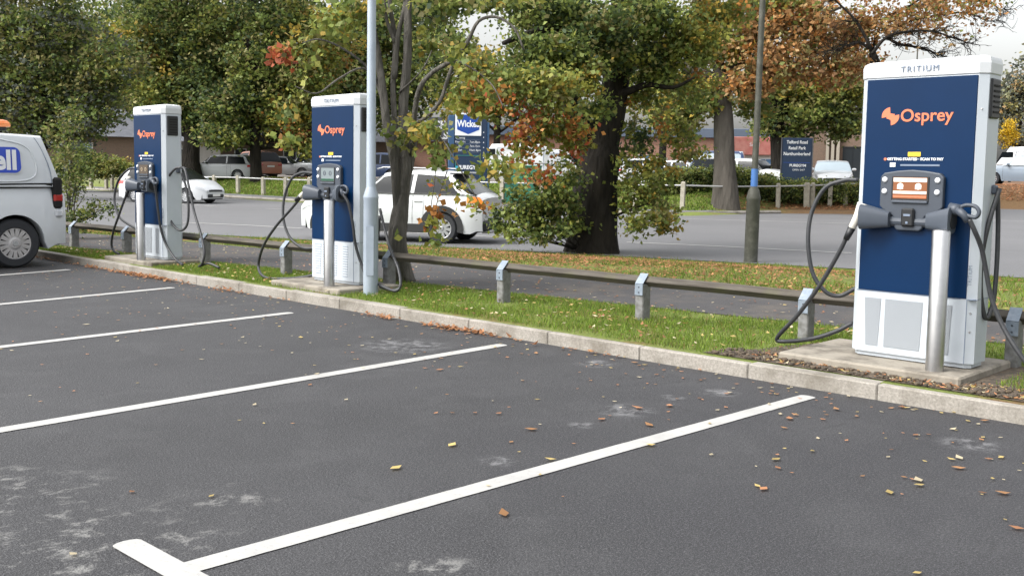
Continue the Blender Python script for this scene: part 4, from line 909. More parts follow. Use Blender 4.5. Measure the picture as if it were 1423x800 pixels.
# ------------------------------------------------------------------ buildings
def building(name,label,px0,px1,d,H,wallm,roofm,depth=20,roofh=.8,rot=0,z0=None,wins=(),pitched=False):
    pc=(px0+px1)/2; p=onground(pc,d); W_=(px1-px0)*d/FPX; t=thing(name,label,'building',p,rightang(pc)+R(rot))
    mb=MB(); mb.box((0,depth/2,H/2-1),(W_,depth,H+2)); mb.build('wall',wallm,t)
    mb=MB()
    if pitched:
        e=.5; hw=W_/2+e; hd_=depth/2+e; rh=roofh; k=min(hw,hd_)*.75
        V=[(-hw,-e,H),(hw,-e,H),(hw,depth+e,H),(-hw,depth+e,H),(-hw+k,depth/2,H+rh),(hw-k,depth/2,H+rh)]
        mb.add(V,[(0,1,5,4),(2,3,4,5),(1,2,5),(3,0,4),(3,2,1,0)])
    else: mb.box((0,depth/2,H+roofh/2),(W_+.8,depth+.8,roofh),0,.05)
    mb.build('roof',roofm,t)
    for (a,b,z0_,z1_,mm,fm) in wins:
        a,b=(a-pc)*d/FPX,(b-pc)*d/FPX
        mb=MB(); f=.09; 
        for c,dd in((((a+b)/2,-.03,z0_),(b-a+f,.1,f)),(((a+b)/2,-.03,z1_),(b-a+f,.1,f)),((a,-.03,(z0_+z1_)/2),(f,.1,z1_-z0_)),((b,-.03,(z0_+z1_)/2),(f,.1,z1_-z0_)),(((a+b)/2,-.03,(z0_+z1_)/2),(f*.7,.08,z1_-z0_))): mb.box(c,dd)
        w=mb.build('window',M[fm],t); mb=MB(); mb.box(((a+b)/2,.0,(z0_+z1_)/2),(b-a,.04,z1_-z0_)); mb.build('pane',M[mm],w)
    return t,pc,d
t,pc,d=building('retail_shed','long orange brick retail shed with a blue grey roof band behind the big oak',545,1075,112,4.5,M['brick'],M['roofblue'],30,1.0,0,wins=[(884,903,0,2.6,'winblue','render'),(840,870,.6,2.6,'darkwin','render'),(905,925,.6,2.3,'darkwin','render'),(700,730,.3,2.6,'darkwin','render'),(640,690,.3,2.6,'winblue','render')])
X_=lambda px: (px-pc)*d/FPX
mb=MB(); mb.box((X_(592),-.3,5.0),(5.2,.5,2.6)); mb.build('fascia',M['roof'],t)
text('OFFICE',1.15,(X_(594),-.58,5.45),'fascia_lettering',M['print'],t,bold=.04); text('& GOALS',1.05,(X_(594),-.58,4.3),'fascia_lettering',M['print'],t,bold=.04)
mb=MB(); mb.box((X_(732),-1.2,4.4),(3.6,2.4,.3),0,.05); mb.prism_y([(X_(732)-1.8,4.55),(X_(732)+1.8,4.55),(X_(732),5.9)],-2.4,0); fixn(mb.build('porch_roof',M['roofblue'],t))
for q in(-1.5,-.5,.5,1.5): mb=MB(); mb.box((X_(732)+q,-2.2,2.1),(.25,.25,4.4)); mb.build('porch_column',M['pillar'],t)
t,pc,d=building('shop_unit','shop front with a red fascia above pale blue windows, seen between the two far trunks',1012,1082,92,2.4,M['render'],M['redsign'],12,1.6,0,wins=[(1020,1031,.4,2.1,'winblue','pwhite'),(1035,1049,.4,2.1,'winblue','pwhite'),(1055,1070,.4,2.1,'winblue','pwhite')])
X_=lambda px:(px-pc)*d/FPX
text('SALE',.42,(0,-.42,3.3),'fascia_lettering',M['print'],t)
t,pc,d=building('brick_building','brown brick building with pale columns left of the nearest charger',1088,1330,90,6.0,M['brick2'],M['roof'],18,1.0,0,wins=[(1172,1196,.3,3.2,'darkwin','darkwin'),(1200,1300,1,4,'darkwin','pillar')])
X_=lambda px:(px-pc)*d/FPX
for q in(1151,1158,1165):
    mb=MB(); mb.box((X_(q),-.35,2.6),(.26,.4,5.2)); mb.build('column',M['pillar'],t)
building('brick_house','brown brick house with a hipped slate roof behind the clipped hedge at the left',60,232,78,2.75,M['brick2'],M['roof'],9,2.6,8,pitched=True,wins=[(118,130,1.0,2.2,'winblue','pwhite')])
building('gabled_house','pale rendered house glimpsed behind the farthest charger',244,268,84,2.6,M['render'],M['roof'],7,1.6,-20,pitched=True,wins=[(252,258,.9,2,'darkwin','pwhite')])
building('terraced_house','brown house row behind the parked cars, under the trees between the left chargers',300,560,105,3.4,M['brick2'],M['roof'],9,2.4,3,pitched=True,wins=[(330,345,1,2.4,'darkwin','pwhite'),(395,412,1,2.4,'darkwin','pwhite'),(470,485,1,2.4,'darkwin','pwhite')])
# ------------------------------------------------------------------ trees
def lb(px,py,d,rpx,rpy,n,pal=None,ky=1.0):
    c=at(px,py,d); k=d/FPX; r=(rpx*k*ky,rpx*k*ky,rpy*k); return (c,r,n,pal) if pal else (c,r,n)
def W_(px,py,d): return at(px,py,d)
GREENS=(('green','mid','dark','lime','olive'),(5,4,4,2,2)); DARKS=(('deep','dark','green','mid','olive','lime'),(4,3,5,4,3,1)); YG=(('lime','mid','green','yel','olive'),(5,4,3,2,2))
AUT=(('orange','red','rust','mid','lime','green'),(2,1,1,4,5,3)); OLV=(('olive','green','mid','grey','deep','lime'),(5,4,3,3,3,1)); BRN=(('rust','brown','orange','tan','olive','mid'),(5,3,2,4,2,1)); GRY=(('grey','olive','tan','pale'),(7,2,1,1))
RDS=(('orange','red','lime','rust'),(3,2,3,2))
MIXY=(('mid','lime','olive','green','yel','orange'),(5,4,3,4,2,1))
# slim multi-stemmed tree between rail and path
b=np.array([-5.22,1.55,.08]); d=11.75
tp=[b,W_(553,340,d),W_(556,300,d),W_(560,262,d)]
ex=[([W_(555,320,d),W_(553,285,d),W_(548,225,d-.05),W_(538,180,d-.1),W_(531,120,d-.1),W_(522,60,d),W_(508,0,d),W_(495,-60,d)],.068,.030),
    ([W_(556,320,d),W_(560,270,d),W_(563,220,d),W_(560,150,d+.05),W_(566,80,d),W_(567,0,d),W_(575,-80,d)],.080,.038),
    ([W_(563,260,d),W_(573,215,d+.1),W_(577,180,d+.1)],.045,.034),
    ([W_(555,240,d),W_(550,190,d),W_(546,120,d),W_(549,60,d+.1),W_(541,0,d),W_(540,-60,d)],.042,.02),
    ([W_(548,110,d),W_(553,50,d),W_(562,10,d),W_(568,-40,d)],.035,.02),
    ([W_(549,60,d),W_(538,30,d),W_(534,0,d)],.025,.015),
    ([W_(573,215,d),W_(577,150,d-.2),W_(586,118,d-.4),W_(605,98,d-.5),W_(632,82,d-.6),W_(650,58,d-.7),W_(665,30,d-.8),W_(690,24,d-.9),W_(715,40,d-1),W_(728,70,d-1)],.034,.010),
    ([W_(632,82,d-.6),W_(622,110,d-.6),W_(612,140,d-.6),W_(596,160,d-.5),W_(578,172,d-.4)],.020,.022),
    ([W_(632,82,d-.6),W_(660,98,d-.8),W_(685,120,d-1),W_(700,150,d-1.1)],.012,.005),
    ([W_(562,200,d),W_(585,186,d-.4),W_(612,192,d-.8),W_(628,215,d-1),W_(645,245,d-1),W_(662,275,d-1),W_(676,300,d-1)],.012,.004),
    ([W_(596,185,d-.5),W_(606,200,d-.7),W_(605,240,d-.8),W_(600,280,d-.8),W_(596,320,d-.8)],.010,.003),
    ([W_(612,192,d-.8),W_(622,230,d-.8),W_(612,265,d-.8),W_(603,300,d-.8),W_(600,335,d-.8)],.008,.003),
    ([W_(553,130,d),W_(575,110,d-.1),W_(590,92,d-.2),W_(600,70,d-.2)],.012,.005),
    ([W_(535,150,d),W_(515,100,d-.1),W_(480,70,d-.3),W_(445,55,d-.5),W_(420,60,d-.6)],.02,.006),
    ([W_(531,120,d),W_(505,95,d-.3),W_(470,110,d-.5),W_(440,130,d-.6),W_(410,120,d-.7)],.015,.005)]
T1L=[lb(578,182,11.3,20,12,8,YG),lb(556,196,11.2,12,8,3,YG),lb(612,205,10.9,18,12,7,YG),lb(600,180,11,14,8,6,YG),lb(603,300,10.9,4,30,4,RDS),lb(598,334,10.9,10,4,2,YG),lb(612,240,10.9,6,16,2,AUT),lb(640,258,10.7,8,8,2,YG),lb(668,290,10.7,10,8,2,AUT),
     lb(690,230,10.7,20,22,10,YG),lb(640,80,11,14,12,4,YG),lb(690,-2,10.8,40,8,8,YG),lb(620,5,11.5,45,18,34,GREENS),lb(590,60,12,18,16,7,YG),lb(660,130,10.9,22,22,14,AUT),lb(655,145,11,20,12,10,YG),
     lb(430,70,11.5,30,26,9,YG),lb(395,150,12,14,30,4,YG),lb(460,30,11.5,36,26,12,YG),lb(392,75,11.5,14,24,5,RDS),lb(500,8,11.6,40,14,18,YG),lb(398,195,12.5,10,12,3,AUT)]
tree('slim_tree','slim grey multi-stemmed tree behind the knee rail beside the pale lamp post','tree',b,tp,[.125,.108,.10,.06],M['bark_grey'],T1L,15,.088,.095,MIXY,extra=ex,limbs=False,flare=.12,nround=18,jitter=.3,aspect=.8,droop=.35,flat=.2)
# great oak on the verge
b=hit(825,351); D=float((b-CAM)@FW)
tp=[b-[0,0,.2],W_(826,320,D),W_(828,270,D),W_(832,220,D),W_(838,190,D)]
ex=[([W_(833,240,D),W_(838,200,D),W_(848,160,D),W_(856,110,D),W_(862,50,D),W_(866,-20,D),W_(868,-120,D)],.36,.20),
    ([W_(830,245,D),W_(824,210,D),W_(815,185,D),W_(800,155,D-.2),W_(785,110,D-.4),W_(790,60,D-.6),W_(800,0,D-.8),W_(800,-80,D-1)],.28,.15),
    ([W_(852,135,D),W_(872,128,D-.3),W_(900,118,D-.5),W_(935,122,D-.7),W_(965,108,D-1)],.10,.02),
    ([W_(856,110,D),W_(890,80,D+.3),W_(930,55,D+.5),W_(980,45,D+.6),W_(1020,20,D+.6)],.16,.05),
    ([W_(860,80,D),W_(830,50,D),W_(790,40,D-1),W_(740,45,D-2),W_(700,60,D-3)],.14,.04),
    ([W_(790,130,D-.3),W_(760,120,D-1.4),W_(730,120,D-2.4),W_(700,140,D-3)],.08,.02),
    ([W_(820,185,D),W_(800,190,D-.6),W_(770,175,D-1.5),W_(745,180,D-2.5)],.06,.015),
    ([W_(862,40,D),W_(900,10,D),W_(950,-20,D),W_(1000,-30,D)],.14,.06),
    ([W_(830,300,D),W_(790,290,D-.5),W_(750,295,D-.6),W_(715,305,D-.8)],.03,.008),([W_(830,310,D),W_(880,290,D-.5),W_(910,280,D-.8)],.03,.008)]
for k in range(12):
    x=700+k*9+RNG.uniform(-4,4); ex.append(([W_(805+RNG.uniform(-10,5),346,D-.3),W_(x+20,325,D-.6),W_(x,300+RNG.uniform(-20,20),D-.7)],.012,.004))
T2L=[lb(x,y,D-.8+RNG.uniform(-.4,.3),r,r*.75,max(2,int(n*.8)),GREENS) for x,y,r,n in ((700,312,13,9),(716,322,11,6),(712,290,14,9),(730,302,15,12),(722,268,11,6),(742,280,16,13),(750,312,14,10),(748,330,9,4),(762,296,17,14),(768,268,15,11),(760,244,11,6),(783,282,18,16),(788,250,14,10),(776,318,13,8),(796,312,12,8),(790,228,11,6),(736,244,8,3),(693,298,8,3))]
T2L+=[lb(x,y,D-.6+RNG.uniform(-.3,.3),r,r*.75,max(2,int(n*.6)),YG) for x,y,r,n,p_ in ((872,225,14,8,GREENS),(878,255,15,11,GREENS),(872,285,14,9,GREENS),(880,308,12,7,GREENS),(898,240,15,9,YG),(896,272,16,12,GREENS),(902,300,15,11,GREENS),(918,258,12,6,YG),(920,285,13,8,GREENS),(924,308,12,7,GREENS),(935,298,7,2,YG),(910,222,11,5,YG),(886,318,9,4,GREENS),(936,238,9,3,YG))]
T2L+=[
     lb(770,125,D-3.5,38,26,24,YG),lb(720,115,D-3.6,34,26,20,YG),lb(690,140,D-3.6,26,20,9,AUT),lb(760,165,D-3.4,34,24,18,AUT),lb(735,200,D-3.4,20,18,7,AUT),lb(795,190,D-3.2,20,22,12,AUT),lb(668,140,D-3.6,16,14,5,RDS),lb(800,175,D-3.6,14,12,4,RDS),lb(735,180,D-3.8,10,16,3,RDS),lb(750,240,D-3.2,8,20,3,RDS),lb(722,205,D-3.6,5,30,3,RDS),lb(660,95,D-3.4,28,22,14,YG),
     lb(815,110,D-2.5,26,30,24,YG),lb(780,70,D-2.6,40,30,46,GREENS),lb(735,70,D-2.6,26,20,14,GREENS),lb(640,60,D-2,20,20,10,GREENS),
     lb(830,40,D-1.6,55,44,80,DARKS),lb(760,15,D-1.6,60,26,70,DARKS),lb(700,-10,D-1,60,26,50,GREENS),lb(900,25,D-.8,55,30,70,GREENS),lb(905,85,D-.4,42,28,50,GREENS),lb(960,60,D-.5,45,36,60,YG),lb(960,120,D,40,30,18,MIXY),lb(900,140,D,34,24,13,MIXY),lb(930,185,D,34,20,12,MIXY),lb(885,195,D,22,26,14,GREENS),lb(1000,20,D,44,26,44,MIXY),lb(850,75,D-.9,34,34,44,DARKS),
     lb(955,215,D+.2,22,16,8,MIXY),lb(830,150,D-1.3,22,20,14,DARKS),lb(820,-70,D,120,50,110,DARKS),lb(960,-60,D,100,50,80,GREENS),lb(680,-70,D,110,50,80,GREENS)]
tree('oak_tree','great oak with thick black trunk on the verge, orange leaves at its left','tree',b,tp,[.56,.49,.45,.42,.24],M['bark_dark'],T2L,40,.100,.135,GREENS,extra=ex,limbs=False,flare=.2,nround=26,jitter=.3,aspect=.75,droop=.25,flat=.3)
# far verge trees
b=hit(1008,291); D=float((b-CAM)@FW)
tp=[b-[0,0,.3],W_(1008,260,D),W_(1007,215,D),W_(1006,160,D),W_(1003,120,D)]
ex=[([W_(1003,130,D),W_(985,108,D),W_(965,100,D),W_(940,85,D),W_(915,60,D)],.34,.10),([W_(1004,130,D),W_(1020,95,D),W_(1038,60,D),W_(1050,10,D),W_(1060,-60,D)],.36,.14),([W_(1004,125,D),W_(995,70,D),W_(985,10,D),W_(980,-60,D)],.3,.12),([W_(1038,60,D),W_(1075,40,D),W_(1120,30,D),W_(1170,10,D)],.18,.05)]
L=[lb(960,130,D,46,34,80,YG),lb(940,165,D,40,18,34,MIXY),lb(1000,70,D,50,24,50,MIXY),lb(1050,60,D-1,46,44,60,BRN),lb(1090,90,D-1,44,30,40,BRN),lb(1120,40,D-1,54,36,60,BRN),lb(1040,115,D-1,30,22,44,BRN),lb(1060,5,D,70,24,70,MIXY),lb(980,40,D,50,34,60,GREENS),lb(1160,90,D-1,40,34,42,BRN),lb(1190,50,D-1,30,30,26,BRN),lb(1050,150,D+1,24,18,20,MIXY),lb(980,-50,D,110,40,80,GREENS),lb(1120,-50,D,100,40,60,BRN)]
tree('oak_tree','big grey trunked oak across the road, directly left of the dark lamp post','tree',b,tp,[.60,.50,.42,.40,.30],M['bark_mid'],L,30,.24,.30,MIXY,extra=ex,limbs=False,flare=.16,jitter=.35,group='large trees on the far verge')
b=onground(1080,54); D=54
tp=[b-[0,0,.3],W_(1081,245,D),W_(1080,205,D),W_(1080,165,D),W_(1084,130,D)]
ex=[([W_(1082,190,D),W_(1094,198,D),W_(1104,205,D),W_(1106,212,D)],.22,.2),([W_(1084,140,D),W_(1100,100,D),W_(1125,70,D),W_(1150,30,D),W_(1160,-20,D)],.26,.1),([W_(1084,140,D),W_(1070,90,D),W_(1066,30,D)],.25,.1),([W_(1084,160,D),W_(1120,150,D),W_(1150,165,D),W_(1180,160,D)],.16,.04)]
L=[lb(1110,150,D,50,32,100,GREENS),lb(1160,150,D,40,30,70,GREENS),lb(1185,125,D,30,28,40,YG),lb(1130,120,D,50,26,70,YG),lb(1080,120,D,40,28,70,MIXY),lb(1170,180,D,34,14,28,GREENS),lb(1065,170,D,22,20,26,GREENS),lb(1100,185,D,22,12,20,GREENS),lb(1160,60,D,56,34,50,BRN),lb(1110,20,D,60,34,40,BRN)]
tree('lime_tree','dark trunked tree with green lower leaves directly left of the navy board sign','tree',b,tp,[.42,.34,.33,.36,.5],M['bark_dark'],L,30,.25,.34,GREENS,extra=ex,limbs=False,group='large trees on the far verge')
# wide half bare oak whose branches reach over the nearest charger
b=onground(1236,41); D=41; ex=[]
tp=[b-[0,0,.3],W_(1234,200,D),W_(1225,120,D),W_(1212,70,D)]
main=[[(1212,75),(1232,52),(1262,44),(1296,44),(1322,52),(1345,60)],[(1212,70),(1228,28),(1258,12),(1290,-8),(1320,-25)],[(1225,40),(1262,30),(1300,22),(1340,18),(1376,30)],[(1212,70),(1190,30),(1160,0),(1130,-30)],[(1258,14),(1290,6),(1330,-2),(1368,2),(1392,14)],[(1232,52),(1250,62),(1275,66),(1300,74),(1316,80)],[(1212,70),(1195,60),(1180,62),(1160,70)]]
for mp_ in main:
    d0=D+RNG.uniform(-1.5,1.5); ex.append(([W_(x,y,d0) for x,y in mp_],.07,.018))
    for (x,y) in mp_[1:]:
        for q in range(11):
            dx=RNG.uniform(6,34)*(1 if x>1215 else -1); dy=RNG.uniform(-20,22); jx=x+RNG.uniform(-10,10); P3=[W_(jx,y,d0)]
            for s_ in (.3,.55,.8,1.0): P3.append(W_(jx+dx*s_+RNG.uniform(-3,3),y+dy*s_**1.4+RNG.uniform(-3,3),d0+RNG.uniform(-.5,.5)*s_))
            ex.append((P3,.016,.004))
            for s2 in (2,3):
                e_=P3[s2]+np.array([RNG.normal()*.25,RNG.normal()*.25,RNG.normal()*.3]); ex.append(([P3[s2],(P3[s2]+e_)/2+RNG.normal(size=3)*.05,e_],.009,.003))
L=[lb(1225,35,D,34,26,44,BRN),lb(1270,20,D,44,22,44,BRN),lb(1330,10,D,44,18,34,BRN),lb(1300,50,D,50,20,18,BRN),lb(1200,90,D,24,22,22,BRN),lb(1350,-10,D,50,20,20,AUT),lb(1372,30,D,18,18,5,BRN),lb(1230,-20,D,60,24,40,BRN),lb(1190,20,D,30,20,24,BRN)]
tree('oak_tree','half bare oak with fine dark twigs against the sky above the nearest charger','tree',b,tp,[.6,.5,.36,.12],M['bark_dark'],L,14,.19,.26,BRN,extra=ex,limbs=False,group='large trees on the far verge')
b=onground(357,61); D=61
tp=[b-[0,0,.3],W_(356,235,D),W_(355,200,D),W_(355,165,D),W_(354,130,D)]
L=[lb(355,130,D,46,34,110,GREENS),lb(400,165,D,42,30,90,MIXY),lb(320,150,D,44,34,110,DARKS),lb(310,190,D-1,34,16,50,GREENS),lb(430,120,D,46,44,110,MIXY),lb(370,80,D,60,40,140,GREENS),lb(440,60,D,60,44,120,MIXY),lb(410,190,D,22,14,22,AUT),lb(380,20,D,70,30,110,DARKS),lb(470,180,D,34,22,50,GREENS),lb(350,-40,D,100,40,100,DARKS),lb(440,205,D,24,14,22,YG)]
tree('lime_tree','full green tree with a slim straight dark trunk between the left two chargers','tree',b,tp,[.40,.33,.31,.30,.34],M['bark_dark'],L,32,.27,.36,GREENS,limb_r=.35,group='large trees on the far verge')
b=onground(266,63); D=63
tp=[b-[0,0,.3],W_(265,225,D),W_(267,190,D),W_(268,150,D),W_(266,110,D)]
L=[lb(270,130,D,50,36,130,DARKS),lb(220,120,D,50,40,140,YG),lb(300,90,D,50,36,130,DARKS),lb(250,70,D,60,40,160,GREENS),lb(190,70,D,50,40,120,MIXY),lb(290,170,D,32,14,50,DARKS),lb(215,155,D,32,14,40,OLV),lb(300,30,D,60,36,130,DARKS),lb(230,10,D,70,32,120,DARKS),lb(250,-50,D,110,40,110,DARKS)]
tree('lime_tree','dense dark tree with a broad trunk directly right of the farthest charger','tree',b,tp,[.85,.55,.46,.44,.5],M['bark_dark'],L,32,.27,.36,DARKS,limb_r=.35,group='large trees on the far verge')
def simple(name,label,px,d,lobes,pal,leaves=30,size=.30,spread=.42,r=.35,group=None,top=None,bark='bark_dark',**k):
    b=onground(px,d); tt=top if top is not None else lobes[0][0][2]; tp=[b-[0,0,.3],b+[0,0,(tt-b[2])*.4],b+[.1,.1,(tt-b[2])*.8]]
    return tree(name,label,'tree',b,tp,[r,r*.8,r*.6],M[bark],lobes,leaves,size,spread,pal,group=group,nround=10,**k)
gb='trees beyond the road'
simple('hawthorn_tree','olive brown bushy tree rising directly behind the white van roof',60,46,[lb(70,110,46,60,50,200,OLV),lb(20,80,46,50,50,160,OLV),lb(120,150,46,50,40,160,OLV),lb(60,40,46,70,40,190,OLV),lb(150,90,46,50,40,130,OLV),lb(20,150,46,50,34,120,OLV),lb(90,185,46,40,24,90,OLV),lb(-30,110,46,50,60,120,OLV),lb(60,-20,46,90,36,120,OLV),lb(-20,10,46,50,50,90,OLV)],OLV,leaves=26,size=.21,spread=.28,group=gb,r=.25)
simple('dense_tree','dark tree mass at the far left behind the olive bushy tree',0,92,[lb(0,120,92,110,80,220,DARKS),lb(110,60,92,90,70,200,DARKS),lb(150,140,92,70,50,150,DARKS),lb(-60,40,92,90,80,120,DARKS)],DARKS,size=.5,spread=.8,group=gb,leaves=26)
simple('dense_tree','dark tree mass behind the broad trunked tree right of the farthest charger',250,98,[lb(250,110,98,90,80,240,DARKS),lb(330,130,98,70,60,190,DARKS),lb(200,40,98,90,60,170,DARKS),lb(330,40,98,90,60,190,DARKS)],DARKS,size=.5,spread=.8,group=gb,leaves=26)
simple('dense_tree','dark green tree mass far behind the middle charger and lamp post',460,96,[lb(430,120,96,80,70,210,DARKS),lb(510,110,96,70,80,230,DARKS),lb(480,30,96,110,60,200,DARKS),lb(560,60,96,60,80,150,GREENS),lb(570,130,96,50,36,70,GREENS)],DARKS,size=.5,spread=.8,group=gb,leaves=26)
simple('dense_tree','green tree far behind the gap between the slim tree and the big oak',690,88,[lb(620,90,88,40,50,90,GREENS),lb(690,110,88,60,34,90,YG),lb(760,90,88,60,50,130,DARKS),lb(660,150,88,60,20,50,YG),lb(590,20,88,50,40,70,GREENS),lb(760,20,88,70,40,100,DARKS),lb(745,150,88,50,24,50,OLV)],GREENS,size=.42,spread=.65,group=gb,leaves=24)
simple('dense_tree','yellow green tree far behind the right side of the big oak crown',920,86,[lb(900,100,86,60,50,90,YG),lb(880,40,86,60,50,90,GREENS),lb(960,100,86,50,44,60,MIXY),lb(930,150,86,60,22,40,YG),lb(1000,140,86,50,24,30,OLV)],YG,size=.42,spread=.65,group=gb,leaves=20)
simple('distant_tree','grey green distant tree at the right edge beyond the car park',1412,130,[lb(1408,140,130,30,40,120,GRY),lb(1440,110,130,40,50,120,GRY),lb(1395,170,130,20,24,60,GRY),lb(1415,190,130,34,14,50,GRY)],GRY,size=.5,spread=.6,group=gb,leaves=22)
simple('birch_tree','small bright yellow tree just past the nearest charger at the right edge',1403,95,[lb(1403,186,95,10,20,50,(('gold','yel'),(4,1)))],(('gold','yel'),(4,1)),size=.22,spread=.25,r=.12,leaves=26)
simple('distant_tree','dark olive tree behind the brown brick building',1180,100,[lb(1130,150,110,60,30,90,OLV),lb(1190,120,110,50,40,90,OLV)],OLV,size=.5,spread=.7,group=gb,leaves=22)
# spindly shrub by the van
b=atz(96,338,.1)+np.array([-.9,.5,0]); b[2]=float(g(b[0],b[1])); D=float((b-CAM)@FW); ex=[]
for (x,y) in [(88,160),(100,200),(95,250),(112,230),(125,215),(118,270),(140,282),(150,287),(132,300),(120,310),(105,300),(92,290),(104,178)]:
    ex.append(([b,W_(94+(x-94)*.3,320-(320-y)*.35,D),W_(94+(x-94)*.7,320-(320-y)*.75,D),W_(x,y,D)],.014,.003))
L=[lb(98,170,D,14,24,30,OLV),lb(104,215,D,22,24,50,OLV),lb(98,260,D,16,26,44,OLV),lb(120,240,D,16,16,20,GREENS),lb(108,300,D,20,14,24,GREENS),lb(128,290,D,18,14,18,GREENS),lb(145,288,D,14,7,8,GREENS),lb(92,310,D,12,12,14,DARKS),lb(128,218,D,10,10,8,GREENS),lb(112,318,D,14,6,8,DARKS)]
b=thing('shrub','spindly olive shrub arching over the knee rail at the van rear','shrub',b) and b
t=bpy.data.objects['shrub']; mb=MB()
for pts,r0,r1 in ex: Q=spline([np.array(p)-b for p in pts],4); mb.tube(Q,[r0+(r1-r0)*i/(len(Q)-1) for i in range(len(Q))],6)
mb.build('stems',M['bark_mid'],t,smooth=True); crown('foliage',L,t,b,14,.062,.075,OLV)
def bush(name,label,lobes,base,leaves,size,spread,pal,group=None,cat='hedge'):
    t=thing(name,label,cat,base,0,group); base=np.array(base)
    crown('foliage',lobes,t,base,leaves,size,spread,pal); return t
bush('hedge','rounded clipped green hedge in front of the brown brick house at the left',[lb(130,232,60,34,18,160,GREENS),lb(105,225,60,26,22,120,GREENS),lb(160,234,60,26,14,110,YG),lb(180,240,60,16,9,50,GREENS),lb(85,240,60,24,20,90,GREENS)],onground(135,60),26,.16,.18,GREENS)
hl=[]
for x in range(905,1200,15):
    dd=float(np.interp(x,[900,1200],[45.5,47.5])); q=onground(x,dd); hl.append((q+[0,0,.42],(.75,.75,.50),60,DARKS)); hl.append((q+[0,0,.82],(.7,.7,.2),30,GREENS))
q=onground(1040,46.5); bush('hedge','long dark hedge behind the pale rail, from the big oak to the nearest charger',hl,q,20,.12,.15,DARKS)
bush('bush','low leafy bush in front of the hedge, just left of the navy board sign',[lb(1068,268,47,12,14,34,GREENS),lb(1062,278,47,8,8,20,OLV)],onground(1066,47),20,.12,.14,GREENS,cat='bush')
# ------------------------------------------------------------------ grass, litter
def blades(name,pos,h,w,keys,wts,label=None):
    n=len(pos); a=RNG.uniform(0,2*PI,n); d=np.stack([np.cos(a),np.sin(a),np.zeros(n)],1); H=(h*RNG.uniform(.5,1.3,n))[:,None]; lean=RNG.normal(size=(n,3))*.35; lean[:,2]=1; lean*=H
    V=np.empty((n,4,3)); V[:,0]=pos-d*w; V[:,1]=pos+d*w; V[:,2]=pos+lean+d*w*.25; V[:,3]=pos+lean-d*w*.25
    z=RNG.random(n); c=mixcols(keys,wts,n)*RNG.uniform(.75,1.3,(n,1)); o=quads(name,V.reshape(-1,3),c,M['leaf']); return tag(o,kind='stuff')
PAL.update(g1=(.13,.205,.030),g2=(.185,.27,.036),g3=(.085,.13,.024),g4=(.20,.19,.06),g5=(.17,.11,.04))
def inslab(x,y):
    m=np.zeros(len(x),bool)
    for a,b_,c,d_ in((-9.78,-8.47,.13,.9),(-5.85,-4.62,.17,.98),(.12,1.62,.13,1.3)): m|=(x>a-.02)&(x<b_+.02)&(y>c-.02)&(y<d_+.02)
    m|=(x>-.15)&(x<2.6)&(y<.42+.12*np.sin(x*9)); return m
def patchy(x,y,s=1.0): return np.sin(x*2.1*s+1.3)*np.cos(y*3.3*s+.4)+.6*np.sin(x*5.3*s-y*4.1*s)+.4*np.sin(x*11*s+y*7*s)
n=150000; x=RNG.uniform(-15,4,n); y=.125+RNG.uniform(0,1,n)*(1.52+.125*(x+4.6)-.125).clip(.2); k=~inslab(x,y)&(RNG.random(n)<.75+.35*patchy(x,y)); x,y=x[k],y[k]
pos=np.stack([x,y,g(x,y)-.004],1); blades('grass',pos,.036,.0032,('g1','g2','g3','g4','g5'),(6,7,3,1.3,.5))
n=150000; x=RNG.uniform(-24,4,n); y=3.62+.125*(x+4.6)+RNG.uniform(0,1,n)**1.1*9; s,d=SD(x,y); k=(d<11.72)&(RNG.random(n)<.6+.5*patchy(x,y,.6)); x,y=x[k],y[k]
pos=np.stack([x,y,g(x,y)-.004],1); blades('verge_grass',pos,.06,.0055,('g1','g2','g3','g4','g5'),(6,5,4,3,1.5))
n=40000; s=RNG.uniform(-45,-9,n); d=farmain(s)+RNG.uniform(1.9,9,n); x,y=XY(s,d); pos=np.stack([x,y,g(x,y)-.01],1); blades('far_verge_grass',pos,.09,.03,('g1','g2','g3','g4'),(6,4,4,3))
def litter(name,x,y,z,size,keys,wts,tilt=.25):
    n=len(x); pos=np.stack([x,y,z],1); a=RNG.uniform(0,2*PI,n); d=np.stack([np.cos(a),np.sin(a),RNG.normal(size=n)*tilt],1); q=np.stack([-np.sin(a),np.cos(a),RNG.normal(size=n)*tilt],1)
    L=(size*RNG.uniform(.5,1.25,n))[:,None]; V=np.empty((n,4,3)); cz=np.array([0,0,1.])*L*.07
    V[:,0]=pos-d*L*.5+cz*RNG.uniform(0,1,(n,1)); V[:,1]=pos+q*L*.3; V[:,2]=pos+d*L*.5+cz*RNG.uniform(0,1.6,(n,1)); V[:,3]=pos-q*L*.3
    V[:,:,2]=np.maximum(V[:,:,2],pos[:,None,2]+.001)
    return tag(quads(name,V.reshape(-1,3),mixcols(keys,wts,n)*RNG.uniform(.7,1.3,(n,1)),M['leaf']),kind='stuff')
PAL.update(l1=(.42,.22,.10),l2=(.33,.16,.08),l3=(.55,.42,.16),l4=(.24,.12,.06),l5=(.58,.50,.34),l6=(.50,.24,.12))
LK=('l1','l2','l3','l4','l5','l6'); LW=(3,2,4,2,4,4)
